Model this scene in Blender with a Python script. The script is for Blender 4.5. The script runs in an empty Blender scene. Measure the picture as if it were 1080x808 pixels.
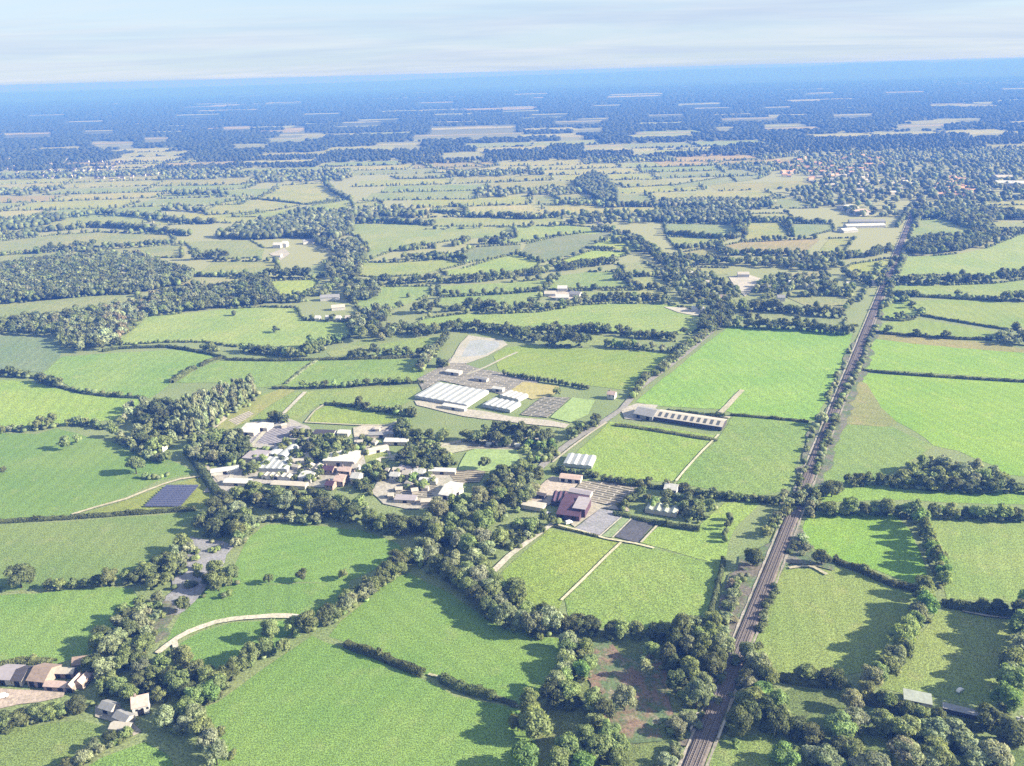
import bpy, bmesh, math, random
import numpy as np
from mathutils import Vector, Matrix

random.seed(7)
RNG = np.random.default_rng(7)
SC = bpy.context.scene
COL = SC.collection
R = math.radians

# ------------------------------------------------------------------ camera
W, H, F = 1080.0, 808.0, 899.0
CAM_H = 300.0
PITCH, ROLL = R(20.07), R(1.55)
_f = Vector((0, math.cos(PITCH), -math.sin(PITCH)))
_r0, _u0 = Vector((1, 0, 0)), Vector((0, math.sin(PITCH), math.cos(PITCH)))
_r = _r0 * math.cos(ROLL) - _u0 * math.sin(ROLL)
_u = _u0 * math.cos(ROLL) + _r0 * math.sin(ROLL)

def ray(x, y):
    return (_f + _r * ((x - W / 2) / F) - _u * ((y - H / 2) / F)).normalized()

def P(x, y, z=0.0):
    """where the sight line through photo position (x, y) meets the ground"""
    d = ray(x, y)
    t = (z - CAM_H) / d.z
    return Vector((d.x * t, d.y * t, z))

def to_px(p):
    q = Vector(p) - Vector((0, 0, CAM_H))
    d = q.dot(_f)
    return (W / 2 + F * q.dot(_r) / d, H / 2 - F * q.dot(_u) / d, d)

cam = bpy.data.cameras.new('camera')
camo = bpy.data.objects.new('camera', cam)
COL.objects.link(camo)
m = Matrix((( _r.x, _u.x, -_f.x, 0), (_r.y, _u.y, -_f.y, 0), (_r.z, _u.z, -_f.z, CAM_H), (0, 0, 0, 1)))
camo.matrix_world = m
cam.sensor_fit = 'HORIZONTAL'
cam.angle_x = 2 * math.atan(W / 2 / F)
cam.clip_start, cam.clip_end = 1.0, 120000.0
SC.camera = camo

# ------------------------------------------------------------------ colours and materials
K = 0.40                      # from the brightness in the picture to a base colour
def lin(c):
    c = c / 255.0
    return c / 12.92 if c <= 0.04045 else ((c + 0.055) / 1.055) ** 2.4
def alb(rgb, k=None):
    k = K if k is None else k
    return tuple(lin(v) * k for v in rgb)

class NT:
    def __init__(s, name):
        s.m = bpy.data.materials.new(name); s.m.use_nodes = True
        s.t = s.m.node_tree; s.t.nodes.clear()
        s.out = s.n('ShaderNodeOutputMaterial')
        s.b = s.n('ShaderNodeBsdfPrincipled')
        s.b.inputs['Roughness'].default_value = 0.9
        s.b.inputs['Specular IOR Level'].default_value = 0.15
        s.l(s.b.outputs[0], s.out.inputs[0])
    def n(s, kind, **kw):
        nd = s.t.nodes.new(kind)
        for k, v in kw.items(): setattr(nd, k, v)
        return nd
    def l(s, a, b): s.t.links.new(a, b)
    def noise(s, vec, scale, detail=3, rough=0.6):
        nd = s.n('ShaderNodeTexNoise'); nd.inputs['Scale'].default_value = scale
        nd.inputs['Detail'].default_value = detail; nd.inputs['Roughness'].default_value = rough
        if vec is not None: s.l(vec, nd.inputs['Vector'])
        return nd.outputs['Fac']
    def remap(s, fac, a, b, c, d):
        nd = s.n('ShaderNodeMapRange'); nd.clamp = True
        for i, v in zip((1, 2, 3, 4), (a, b, c, d)): nd.inputs[i].default_value = v
        s.l(fac, nd.inputs[0]); return nd.outputs[0]
    def mix(s, fac, a, b, mode='MIX'):
        nd = s.n('ShaderNodeMix', data_type='RGBA', blend_type=mode)
        for key, v in ((0, fac), (6, a), (7, b)):
            if isinstance(v, (int, float)): nd.inputs[key].default_value = v
            elif isinstance(v, tuple): nd.inputs[key].default_value = (*v[:3], 1)
            else: s.l(v, nd.inputs[key])
        return nd.outputs[2]
    def scale(s, colour, fac):
        nd = s.n('ShaderNodeVectorMath', operation='SCALE')
        if isinstance(colour, tuple): nd.inputs[0].default_value = colour
        else: s.l(colour, nd.inputs[0])
        if isinstance(fac, (int, float)): nd.inputs['Scale'].default_value = fac
        else: s.l(fac, nd.inputs['Scale'])
        return nd.outputs[0]
    def mul(s, a, b):
        nd = s.n('ShaderNodeMath', operation='MULTIPLY')
        for i, v in enumerate((a, b)):
            if isinstance(v, (int, float)): nd.inputs[i].default_value = v
            else: s.l(v, nd.inputs[i])
        return nd.outputs[0]
    def pos(s):
        return s.n('ShaderNodeNewGeometry').outputs['Position']

_fm = {}
def field_mat(rgb, kind='grass', ang=0.0):
    key = (rgb, kind, ang)
    if key in _fm: return _fm[key]
    t = NT('field_' + kind)
    c = alb(rgb); p = t.pos()
    if kind == 'grass':
        d_ = rgb[1] - max(rgb[0], rgb[2])
        g_ = min(1.30, max(1.0, 0.80 + 0.0092 * d_)); q_ = min(1.0, max(0.0, (d_ - 8) / 45.0))
        c = (c[0] * g_, c[1] * (.95 + .05 * q_), c[2] * (.60 + .18 * q_))
        fa = t.remap(t.noise(p, 1.7, 2, 0.6), 0.38, 0.62, 0.42, 1.58)
        fb = t.remap(t.noise(p, 0.6, 2, 0.6), 0.36, 0.64, 0.84, 1.16)
        fine = t.mul(fa, fb)
        big = t.noise(p, 0.012, 4, 0.6)
        mid = t.noise(p, 0.06, 3, 0.6)
        warm = tuple(v * q for v, q in zip(c, (1.09, 1.04, 1.08)))
        cool = tuple(v * q for v, q in zip(c, (0.84, 0.93, 0.88)))
        col = t.mix(t.remap(big, 0.35, 0.65, 0, 1), cool, warm)
        col = t.mix(t.remap(mid, 0.56, 0.74, 0, 0.6), col, tuple(v * q for v, q in zip(c, (1.35, 1.1, 1.5))))
        # faint lines left by mowing or by the drill
        mp = t.n('ShaderNodeMapping'); mp.inputs['Rotation'].default_value = (0, 0, ang); t.l(p, mp.inputs[0])
        wv = t.n('ShaderNodeTexWave'); wv.inputs['Scale'].default_value = 0.026
        wv.inputs['Distortion'].default_value = 1.0; wv.inputs['Detail'].default_value = 2; t.l(mp.outputs[0], wv.inputs[0])
        ln = t.remap(wv.outputs['Fac'], 0.0, 1.0, 0.96, 1.04)
        col = t.scale(col, t.mul(fine, ln))
    elif kind == 'beds':       # nursery ground: pale paths between blocks of potted plants
        br = t.n('ShaderNodeTexBrick'); mp = t.n('ShaderNodeMapping'); mp.inputs['Rotation'].default_value = (0, 0, ang); t.l(p, mp.inputs[0])
        t.l(mp.outputs[0], br.inputs[0]); br.inputs['Scale'].default_value = 0.10; br.inputs['Brick Width'].default_value = 1.6; br.inputs['Row Height'].default_value = 0.34; br.inputs['Bias'].default_value = -0.1
        br.inputs['Color1'].default_value = (*alb((84, 92, 74)), 1); br.inputs['Color2'].default_value = (*alb((176, 168, 152)), 1)
        br.inputs['Mortar'].default_value = (*alb((240, 232, 220)), 1); br.inputs['Mortar Size'].default_value = 0.05
        fine = t.remap(t.noise(p, 0.7, 3, 0.7), 0.3, 0.7, 0.55, 1.45)
        col = t.scale(br.outputs['Color'], fine)
        col = t.mix(0.25, col, c)
    elif kind == 'rows':
        mp = t.n('ShaderNodeMapping'); mp.inputs['Rotation'].default_value = (0, 0, ang); t.l(p, mp.inputs[0])
        wv = t.n('ShaderNodeTexWave'); wv.inputs['Scale'].default_value = 0.09; wv.inputs['Distortion'].default_value = 1.5
        wv.inputs['Detail Scale'].default_value = 2.0; t.l(mp.outputs[0], wv.inputs[0])
        fine = t.remap(t.noise(p, 0.6, 3, 0.7), 0.3, 0.7, 0.7, 1.3)
        col = t.mix(t.remap(wv.outputs['Fac'], 0.3, 0.7, 0, 1), tuple(v * 0.45 for v in c), tuple(v * 1.3 for v in c))
        col = t.scale(col, fine)
    elif kind == 'scrub':      # bare earth and dead bracken breaking through rough grass
        fine = t.remap(t.noise(p, 0.8, 4, 0.75), 0.33, 0.67, 0.5, 1.5)
        m1 = t.remap(t.noise(p, 0.07, 5, 0.7), 0.44, 0.56, 0, 1)
        col = t.mix(m1, c, alb((128, 150, 104)))
        col = t.mix(t.remap(t.noise(p, 0.16, 3, 0.7), 0.58, 0.66, 0, .8), col, alb((196, 186, 160)))
        col = t.scale(col, fine)
    else:                      # bare: yards, gravel, soil
        c = tuple(v * 1.28 for v in c)
        fine = t.remap(t.noise(p, 0.7, 4, 0.8), 0.33, 0.67, 0.6, 1.4)
        patch = t.noise(p, 0.05, 4, 0.65)
        col = t.mix(t.remap(patch, 0.45, 0.7, 0, 0.6), c, tuple(v * q for v, q in zip(c, (0.7, 0.78, 0.62))))
        col = t.scale(col, fine)
    t.l(col, t.b.inputs['Base Color'])
    _fm[key] = t.m
    return t.m

_pm = {}
def paint(name, rgb, rough=0.7, var=0.25, sc=0.6, k=None):
    key = (name, rgb, rough)
    if key in _pm: return _pm[key]
    t = NT(name); c = alb(rgb, k); tc = t.n('ShaderNodeTexCoord').outputs['Object']
    fine = t.remap(t.noise(tc, sc, 4, 0.7), 0.3, 0.7, 1 - var, 1 + var)
    t.l(t.scale(c, fine), t.b.inputs['Base Color'])
    t.b.inputs['Roughness'].default_value = rough
    _pm[key] = t.m
    return t.m

def foliage_mat(name, use_attr):
    t = NT(name)
    if use_attr:
        a = t.n('ShaderNodeAttribute', attribute_name='tint'); src = a.outputs['Color']
    else:
        src = t.n('ShaderNodeObjectInfo').outputs['Color']
    p = t.pos()
    fine = t.remap(t.noise(p, 0.9, 3, 0.7), 0.3, 0.7, 0.62, 1.38)
    clump = t.remap(t.noise(p, 0.22, 2, 0.5), 0.35, 0.65, 0.72, 1.28)
    col = t.scale(src, t.mul(fine, clump))
    t.l(col, t.b.inputs['Base Color'])
    tr = t.n('ShaderNodeBsdfTranslucent'); ms = t.n('ShaderNodeMixShader'); ms.inputs[0].default_value = 0.42   # leaves let light through
    t.l(t.mix(1.0, col, (1.5, 1.45, 0.9), 'MULTIPLY'), tr.inputs['Color'])
    t.l(t.b.outputs[0], ms.inputs[1]); t.l(tr.outputs[0], ms.inputs[2]); t.l(ms.outputs[0], t.out.inputs[0])
    t.b.inputs['Roughness'].default_value = 0.75
    t.b.inputs['Specular IOR Level'].default_value = 0.25
    return t.m
M_LEAF = foliage_mat('foliage', False)
M_LEAFS = foliage_mat('foliage_mass', True)
M_BARK = paint('bark', (92, 80, 66), 0.95, 0.35, 3.0)

TONES = {   # base colours of the crowns
    'dark': (0.114, 0.138, 0.056), 'mid': (0.176, 0.212, 0.082), 'light': (0.214, 0.276, 0.108),
    'grey': (0.216, 0.244, 0.138), 'pale': (0.268, 0.304, 0.188), 'bronze': (0.236, 0.220, 0.135),
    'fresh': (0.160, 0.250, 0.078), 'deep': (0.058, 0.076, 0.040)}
TONE_WORDS = {'dark': 'dark', 'mid': 'mid-green', 'light': 'light-green', 'grey': 'grey-green',
              'pale': 'pale', 'bronze': 'bronze', 'fresh': 'fresh-green', 'deep': 'dark'}
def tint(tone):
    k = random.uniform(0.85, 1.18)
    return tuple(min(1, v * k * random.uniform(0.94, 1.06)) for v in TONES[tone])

# ------------------------------------------------------------------ mesh helpers
def mesh_np(name, verts, faces, mat, tints=None, smooth=False):
    """verts (N,3); faces: list of (M,k) index arrays; tints: per-vertex colour (N,3)"""
    me = bpy.data.meshes.new(name)
    verts = np.asarray(verts, np.float32)
    loops = np.concatenate([f.ravel() for f in faces]).astype(np.int32)
    tot = np.concatenate([np.full(len(f), f.shape[1], np.int32) for f in faces])
    start = np.concatenate([[0], np.cumsum(tot)[:-1]]).astype(np.int32)
    me.vertices.add(len(verts)); me.vertices.foreach_set('co', verts.ravel())
    me.loops.add(len(loops)); me.loops.foreach_set('vertex_index', loops)
    me.polygons.add(len(tot)); me.polygons.foreach_set('loop_start', start); me.polygons.foreach_set('loop_total', tot)
    if smooth: me.polygons.foreach_set('use_smooth', np.ones(len(tot), bool))
    me.update(calc_edges=True)
    if tints is not None:
        at = me.attributes.new('tint', 'FLOAT_COLOR', 'POINT')
        c = np.ones((len(verts), 4), np.float32); c[:, :3] = tints
        at.data.foreach_set('color', c.ravel())
    me.materials.append(mat)
    return me

def link(name, me, parent=None, loc=(0, 0, 0), rz=0.0, scale=None):
    o = bpy.data.objects.new(name, me); COL.objects.link(o)
    o.location = loc; o.rotation_euler = (0, 0, rz)
    if scale is not None: o.scale = scale
    if parent is not None: o.parent = parent
    return o

def tag(o, label, cat, group=None):
    o['label'] = label; o['category'] = cat
    if group: o['group'] = group
    return o

def thing(name, label, cat, loc=(0, 0, 0), rz=0.0, group=None):
    return tag(link(name, None, None, loc, rz), label, cat, group)

def struct(o, kind='structure', label=None):
    o['kind'] = kind
    if label: o['label'] = label
    return o

class MB:
    """collects boxes, prisms and tubes for one mesh"""
    def __init__(s): s.v, s.f = [], []
    def add(s, vs, fs):
        n = len(s.v); s.v += [tuple(v) for v in vs]; s.f += [tuple(i + n for i in f) for f in fs]
    def box(s, x0, x1, y0, y1, z0, z1):
        s.add([(x0, y0, z0), (x1, y0, z0), (x1, y1, z0), (x0, y1, z0), (x0, y0, z1), (x1, y0, z1), (x1, y1, z1), (x0, y1, z1)],
              [(0, 3, 2, 1), (4, 5, 6, 7), (0, 1, 5, 4), (1, 2, 6, 5), (2, 3, 7, 6), (3, 0, 4, 7)])
    def tube(s, a, b, ra, rb, n=7):
        a, b = Vector(a), Vector(b); d = (b - a).normalized()
        u = d.orthogonal().normalized(); w = d.cross(u)
        vs = []
        for c, r in ((a, ra), (b, rb)):
            for i in range(n):
                t = 2 * math.pi * i / n
                vs.append(c + (u * math.cos(t) + w * math.sin(t)) * r)
        s.add(vs, [(i, (i + 1) % n, n + (i + 1) % n, n + i) for i in range(n)] + [tuple(range(n, 2 * n))])
    def mesh(s, name, mat):
        me = bpy.data.meshes.new(name); me.from_pydata(s.v, [], s.f); me.update(); me.materials.append(mat)
        return me
    def obj(s, name, mat, parent=None):
        return link(name, s.mesh(name, mat), parent)

def resample(pts, step):
    """world polyline at an even step"""
    out = [Vector(pts[0])]
    for a, b in zip(pts[:-1], pts[1:]):
        a, b = Vector(a), Vector(b); L = (b - a).length; n = max(1, int(round(L / step)))
        out += [a.lerp(b, i / n) for i in range(1, n + 1)]
    return out

def sheet(name, px, z, mat, rough=0.8, step=14.0):
    pts = [P(*q) for q in px]
    ring = resample(pts + [pts[0]], step)[:-1]
    me = bpy.data.meshes.new(name)
    vs = [(p.x + random.uniform(-rough, rough), p.y + random.uniform(-rough, rough), z) for p in ring]
    bm = bmesh.new()
    f = bm.faces.new([bm.verts.new(v) for v in vs]); f.normal_update()
    if f.normal.z < 0: f.normal_flip()
    bmesh.ops.triangulate(bm, faces=[f]); bm.to_mesh(me); bm.free()
    me.materials.append(mat)
    return link(name, me)

def ribbon(name, pts, width, z, mat, step=12.0, wob=0.25):
    c = resample(pts, step); vs, fs = [], []
    for i, p in enumerate(c):
        d = (c[min(i + 1, len(c) - 1)] - c[max(i - 1, 0)]); d.z = 0; d.normalize()
        nrm = Vector((-d.y, d.x, 0))
        w = width / 2 * (1 + random.uniform(-wob, wob) * 0.4)
        for s in (-1, 1): vs.append(p + nrm * w * s + Vector((0, 0, z)))
    for i in range(len(c) - 1): fs.append((2 * i, 2 * i + 2, 2 * i + 3, 2 * i + 1)[::-1])
    me = bpy.data.meshes.new(name); me.from_pydata([tuple(v) for v in vs], [], fs); me.update(); me.materials.append(mat)
    return link(name, me)

def inside(pt, poly):
    x, y = pt[0], pt[1]; c = False; j = len(poly) - 1
    for i in range(len(poly)):
        if (poly[i][1] > y) != (poly[j][1] > y) and x < (poly[j][0] - poly[i][0]) * (y - poly[i][1]) / (poly[j][1] - poly[i][1]) + poly[i][0]:
            c = not c
        j = i
    return c

# ------------------------------------------------------------------ light, sky, air
SUN_EL, SUN_AZ = R(25), R(97)      # azimuth clockwise from the way the camera looks
sun = bpy.data.lights.new('sun', 'SUN'); sun.energy = 5.0; sun.angle = R(0.5); sun.color = (1.0, 0.94, 0.85)
suno = bpy.data.objects.new('sun', sun); COL.objects.link(suno)
sd = Vector((math.sin(SUN_AZ) * math.cos(SUN_EL), math.cos(SUN_AZ) * math.cos(SUN_EL), math.sin(SUN_EL)))
suno.rotation_euler = sd.to_track_quat('Z', 'Y').to_euler()
suno.location = sd * 2000

wd = bpy.data.worlds.new('World'); SC.world = wd; wd.use_nodes = True
nt = wd.node_tree; nt.nodes.clear()
wo = nt.nodes.new('ShaderNodeOutputWorld'); bg = nt.nodes.new('ShaderNodeBackground')
sky = nt.nodes.new('ShaderNodeTexSky'); sky.sky_type = 'NISHITA'; sky.sun_disc = False
sky.sun_elevation = SUN_EL; sky.sun_rotation = SUN_AZ; sky.altitude = 300; sky.air_density = 1.0; sky.dust_density = 1.0; sky.ozone_density = 1.5
bg.inputs['Strength'].default_value = 0.074
# thin streaks of high cloud: noise on the direction, projected on a flat layer overhead
tc = nt.nodes.new('ShaderNodeTexCoord'); sp = nt.nodes.new('ShaderNodeSeparateXYZ'); nt.links.new(tc.outputs['Generated'], sp.inputs[0])
def wmath(op, a, b):
    nd = nt.nodes.new('ShaderNodeMath'); nd.operation = op
    for i, v in enumerate((a, b)):
        if isinstance(v, (int, float)): nd.inputs[i].default_value = v
        else: nt.links.new(v, nd.inputs[i])
    return nd.outputs[0]
zz = wmath('ADD', wmath('MAXIMUM', sp.outputs[2], 0.0), 0.06)
cx, cy = wmath('DIVIDE', sp.outputs[0], zz), wmath('DIVIDE', sp.outputs[1], zz)
cb = nt.nodes.new('ShaderNodeCombineXYZ'); nt.links.new(wmath('MULTIPLY', cx, 0.55), cb.inputs[0]); nt.links.new(wmath('MULTIPLY', cy, 1.0), cb.inputs[1])
def wnoise(sc, det, off):
    mp = nt.nodes.new('ShaderNodeMapping'); mp.inputs['Location'].default_value = off; mp.inputs['Rotation'].default_value = (0, 0, 0.12)
    nt.links.new(cb.outputs[0], mp.inputs[0])
    nn = nt.nodes.new('ShaderNodeTexNoise'); nn.inputs['Scale'].default_value = sc; nn.inputs['Detail'].default_value = det; nn.inputs['Roughness'].default_value = 0.62
    nn.inputs['Distortion'].default_value = 0.6
    nt.links.new(mp.outputs[0], nn.inputs['Vector']); return nn.outputs['Fac']
def wramp(f, a, b, lo, hi):
    nd = nt.nodes.new('ShaderNodeMapRange'); nd.clamp = True
    for i, v in zip((1, 2, 3, 4), (a, b, lo, hi)): nd.inputs[i].default_value = v
    nt.links.new(f, nd.inputs[0]); return nd.outputs[0]
def wmix(fac, a, b):
    nd = nt.nodes.new('ShaderNodeMix'); nd.data_type = 'RGBA'
    nt.links.new(fac, nd.inputs[0]) if not isinstance(fac, float) else setattr(nd.inputs[0], 'default_value', fac)
    for k, v in ((6, a), (7, b)):
        if isinstance(v, tuple): nd.inputs[k].default_value = (*v, 1)
        else: nt.links.new(v, nd.inputs[k])
    return nd.outputs[2]
SKY_PALE, SKY_WHITE, SKY_GREY = (2.2, 2.85, 3.6), (3.2, 3.4, 3.7), (2.0, 2.5, 3.4)
c0 = wmix(0.80, sky.outputs[0], SKY_PALE)                                     # a thin veil over the whole sky
c1 = wmix(wramp(wnoise(0.45, 6, (3.1, 0.4, 0)), 0.42, 0.70, 0.0, 0.85), c0, SKY_WHITE)
c2 = wmix(wramp(wnoise(0.35, 5, (9.3, 4.4, 0)), 0.46, 0.72, 0.0, 0.75), c1, SKY_GREY)
nt.links.new(c2, bg.inputs['Color']); nt.links.new(bg.outputs[0], wo.inputs[0])

HAZE_TOP = 304.0
hz = MB(); hz.box(-52000, 52000, -3000, 52000, -1.5, HAZE_TOP)
hm = bpy.data.materials.new('haze'); hm.use_nodes = True; ht = hm.node_tree; ht.nodes.clear()
ho = ht.nodes.new('ShaderNodeOutputMaterial'); pv = ht.nodes.new('ShaderNodeVolumePrincipled')
pv.inputs['Color'].default_value = (0.058, 0.166, 0.60, 1); pv.inputs['Density'].default_value = 2.25e-4
pv.inputs['Absorption Color'].default_value = (0.643, 0.475, 0.0, 1)
pv.inputs['Anisotropy'].default_value = 0.0
ht.links.new(pv.outputs[0], ho.inputs['Volume'])
hzo = hz.obj('haze', hm); struct(hzo, 'stuff')

vs_ = SC.view_settings
vs_.view_transform = 'Standard'; vs_.look = 'None'; vs_.exposure = 1.80; vs_.gamma = 1.0; vs_.use_curve_mapping = False
SC.cycles.volume_step_rate = 4.0 if hasattr(SC.cycles, 'volume_step_rate') else 1
SC.cycles.max_bounces = 4; SC.cycles.diffuse_bounces = 2; SC.cycles.glossy_bounces = 1; SC.cycles.volume_bounces = 0
SC.cycles.use_denoising = False
# ------------------------------------------------------------------ trees
def ico(n):
    bm = bmesh.new(); bmesh.ops.create_icosphere(bm, subdivisions=n, radius=1.0)
    v = np.array([x.co[:] for x in bm.verts]); f = np.array([[q.index for q in x.verts] for x in bm.faces]); bm.free()
    return v, f
ICO = {n: ico(n) for n in (1, 2)}

def crown(rng, n_leaf, leaf, lobes=16, shape='round', core=1):
    """unit crown: about 1 m wide, z from 0.1 to 1. leaf clumps on the skin of many small lobes, over a dark uneven core"""
    L = []
    if shape == 'round':
        cz, rz, rx = 0.55, 0.36, 0.36
    elif shape == 'tall':
        cz, rz, rx = 0.54, 0.42, 0.36
    else:                                   # bush: spreads and reaches the ground
        cz, rz, rx = 0.42, 0.46, 0.40
    L.append((np.array([0, 0, cz]), np.array([rx * .86, rx * .86, rz * .86])))
    k = 0
    while k < lobes:
        d = rng.normal(size=3); d /= np.linalg.norm(d)
        if d[2] < -0.55 and shape != 'bush': continue
        r = rng.uniform(0.10, 0.20)
        c = np.array([0, 0, cz]) + d * np.array([rx, rx, rz]) * rng.uniform(0.62, 0.98)
        L.append((c, np.array([r, r, r * rng.uniform(0.75, 1.05)]))); k += 1
    vs, q, t = [], [], []
    n0 = 0
    for c, r in L:                          # the core
        v, f = ICO[core]
        w = v * r * 0.86 * rng.uniform(0.8, 1.12, (len(v), 1)) + c
        vs.append(w); t.append(f + n0); n0 += len(v)
    area = np.array([r[0] * r[2] for _, r in L]); area[0] *= 0.5
    pick = rng.choice(len(L), n_leaf, p=area / area.sum())
    d = rng.normal(size=(n_leaf, 3)); d /= np.linalg.norm(d, axis=1)[:, None]
    flip = d[:, 2] < -0.35; d[flip, 2] *= -1
    cs = np.array([L[i][0] for i in pick]); rs = np.array([L[i][1] for i in pick])
    out = cs - np.array([0, 0, cz]); flip = (d * out).sum(1) < -0.06; d[flip] *= -1
    p = cs + d * rs * rng.uniform(0.84, 1.14, (n_leaf, 1))
    nrm = d + rng.normal(size=(n_leaf, 3)) * 0.42; nrm /= np.linalg.norm(nrm, axis=1)[:, None]
    a = np.cross(nrm, rng.normal(size=(n_leaf, 3))); a /= np.linalg.norm(a, axis=1)[:, None]
    b = np.cross(nrm, a)
    s = leaf * rng.uniform(0.6, 1.35, (n_leaf, 1))
    a, b = a * s, b * s * rng.uniform(0.6, 1.0, (n_leaf, 1))
    quad = np.stack([p - a - b * .4, p + a * .3 - b, p + a + b * .4, p - a * .3 + b], 1).reshape(-1, 3)
    vs.append(quad); q.append(np.arange(n_leaf * 4).reshape(-1, 4) + n0)
    v = np.concatenate(vs)
    v[:, 2] = np.maximum(v[:, 2], 0.02)
    return v, np.concatenate(q), np.concatenate(t)

def far_blob(rng, sub):
    v, f = ICO[1]
    if sub == 0:
        bm = bmesh.new(); bmesh.ops.create_icosphere(bm, subdivisions=1, radius=1.0)
        bmesh.ops.dissolve_limit(bm, angle_limit=0.0, verts=bm.verts, edges=bm.edges); bm.free()
        a = np.linspace(0, 2 * np.pi, 6, endpoint=False)
        lo = np.stack([np.cos(a) * .42, np.sin(a) * .42, np.full(6, .12)], 1)
        mi = np.stack([np.cos(a + .5) * .5, np.sin(a + .5) * .5, np.full(6, .55)], 1)
        up = np.stack([np.cos(a) * .27, np.sin(a) * .27, np.full(6, .9)], 1)
        v = np.concatenate([lo, mi, up, [[0, 0, 1.0]]]) * rng.uniform(0.82, 1.15, (19, 1))
        t = []
        for i in range(6):
            j = (i + 1) % 6
            t += [(i, j, 6 + i), (j, 6 + j, 6 + i), (6 + i, 6 + j, 12 + j), (6 + i, 12 + j, 12 + i), (12 + i, 12 + j, 18)]
        return v, None, np.array(t)
    w = v * 0.5 * rng.uniform(0.75, 1.2, (len(v), 1)) + np.array([0, 0, .53])
    return w, None, f

PRNG = np.random.default_rng(21)
CROWNS = {   # level of detail -> shape -> variants
    0: {s: [crown(PRNG, 1500, 0.034, 20, s) for _ in range(5)] for s in ('round', 'tall', 'bush')},
    1: {s: [crown(PRNG, 520, 0.050, 15, s) for _ in range(4)] for s in ('round', 'tall', 'bush')},
    2: {s: [crown(PRNG, 150, 0.085, 9, s) for _ in range(4)] for s in ('round', 'tall', 'bush')},
}
for k_ in (0, 1):
    CROWNS[3 + k_] = {s: [far_blob(PRNG, 1 - k_) for _ in range(6)] for s in ('round', 'tall', 'bush')}

def trunk_mesh(rng):
    m_ = MB(); m_.tube((0, 0, -.03), (rng.uniform(-.02, .02), 0, .34), .030, .020)
    for i in range(5):
        a = i * 1.26 + rng.uniform(-.3, .3)
        m_.tube((0, 0, .24 + .02 * i), (math.cos(a) * .26, math.sin(a) * .26, .52 + .05 * i), .013, .005, 5)
    return m_.mesh('trunk', M_BARK)

TREES = []       # every traced tree: dict(p, w, h, tone, shape, row, key)
ROWS = {}        # row name -> list of trees, for labels

def add_tree(p, w, h=None, tone='mid', shape='round', row=None):
    x, y, d = to_px(p)
    if d < 50 or x < -60 or x > 1140 or y > 880: return
    t = dict(p=Vector(p), w=w, h=h or w * random.uniform(0.9, 1.15), tone=tone, shape=shape, row=row, px=w * F / d, sx=x, sy=y, d=d)
    TREES.append(t)

def tone_of(tone): return random.choice(tone) if isinstance(tone, (list, tuple)) else tone

UNDER = []       # brambles and saplings between the trees of a belt
def undergrowth(x, y):
    sx, sy, d = to_px((x, y, 0))
    if d < 2000 and -20 < sx < 1100 and sy < 840:
        w = random.uniform(3.5, 7)
        UNDER.append(dict(p=Vector((x, y, 0)), w=w, h=w * random.uniform(.5, .9), tone=random.choice(('dark', 'mid', 'mid', 'grey', 'light')), shape='bush', row=None, px=w * F / d, sx=sx, sy=sy, d=d))

def row(desc, px, w, gap=0.8, tone=('dark', 'mid', 'mid', 'light'), jit=1.5, shape='round', hr=(0.85, 1.15), holes=0.0):
    """trees along a line of photo positions; w = (least, most) crown width in metres"""
    pts = resample([P(*q) for q in px], 1.0); i = 0.0
    while i < len(pts):
        ww = random.uniform(*w)
        if random.random() >= holes:
            p = pts[int(i)] + Vector((random.uniform(-jit, jit), random.uniform(-jit, jit), 0))
            add_tree(p, ww * 1.14, ww * random.uniform(*hr) * 1.05, tone_of(tone), shape, desc)
        i += ww * gap
    if gap < 1.05 and pts:
        for p in pts[::3 if desc else 5]:
            undergrowth(p.x + random.uniform(-2.5, 2.5), p.y + random.uniform(-2.5, 2.5))

def clump(desc, px, w, gap=0.85, tone=('dark', 'mid', 'mid', 'light'), shape='round', hr=(0.9, 1.2), fill=1.0):
    poly = [P(*q) for q in px]
    xs, ys = [p.x for p in poly], [p.y for p in poly]
    area = abs(sum(poly[i].x * poly[i - 1].y - poly[i - 1].x * poly[i].y for i in range(len(poly)))) / 2
    mw = (w[0] + w[1]) / 2; got = []
    tries = int(area / (mw * gap) ** 2 * 12) + 20
    for _ in range(tries):
        p = (random.uniform(min(xs), max(xs)), random.uniform(min(ys), max(ys)))
        if not inside(p, poly): continue
        ww = random.uniform(*w)
        if any((p[0] - q[0]) ** 2 + (p[1] - q[1]) ** 2 < (gap * (ww + q[2]) / 2) ** 2 for q in got[-400:]): continue
        got.append((p[0], p[1], ww))
    for x, y, ww in got:
        if random.random() <= fill:
            add_tree((x, y, 0), ww * 1.14, ww * random.uniform(*hr) * 1.05, tone_of(tone), shape, desc)
            if desc:
                for _ in range(3): undergrowth(x + random.uniform(-.7, .7) * ww, y + random.uniform(-.7, .7) * ww)

def lone(desc, x, y, w, h=None, tone='mid', shape='round'):
    """a tree told apart by its own description"""
    add_tree(P(x, y), w, h or w, tone, shape, '!' + desc)

ORD = ['first', 'second', 'third', 'fourth', 'fifth', 'sixth', 'seventh', 'eighth', 'ninth', 'tenth', 'eleventh', 'twelfth',
       'thirteenth', 'fourteenth', 'fifteenth', 'sixteenth', 'seventeenth', 'eighteenth', 'nineteenth', 'twentieth'] + \
      ['twenty-' + a for a in ('first', 'second', 'third', 'fourth', 'fifth', 'sixth', 'seventh', 'eighth', 'ninth')]

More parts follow.
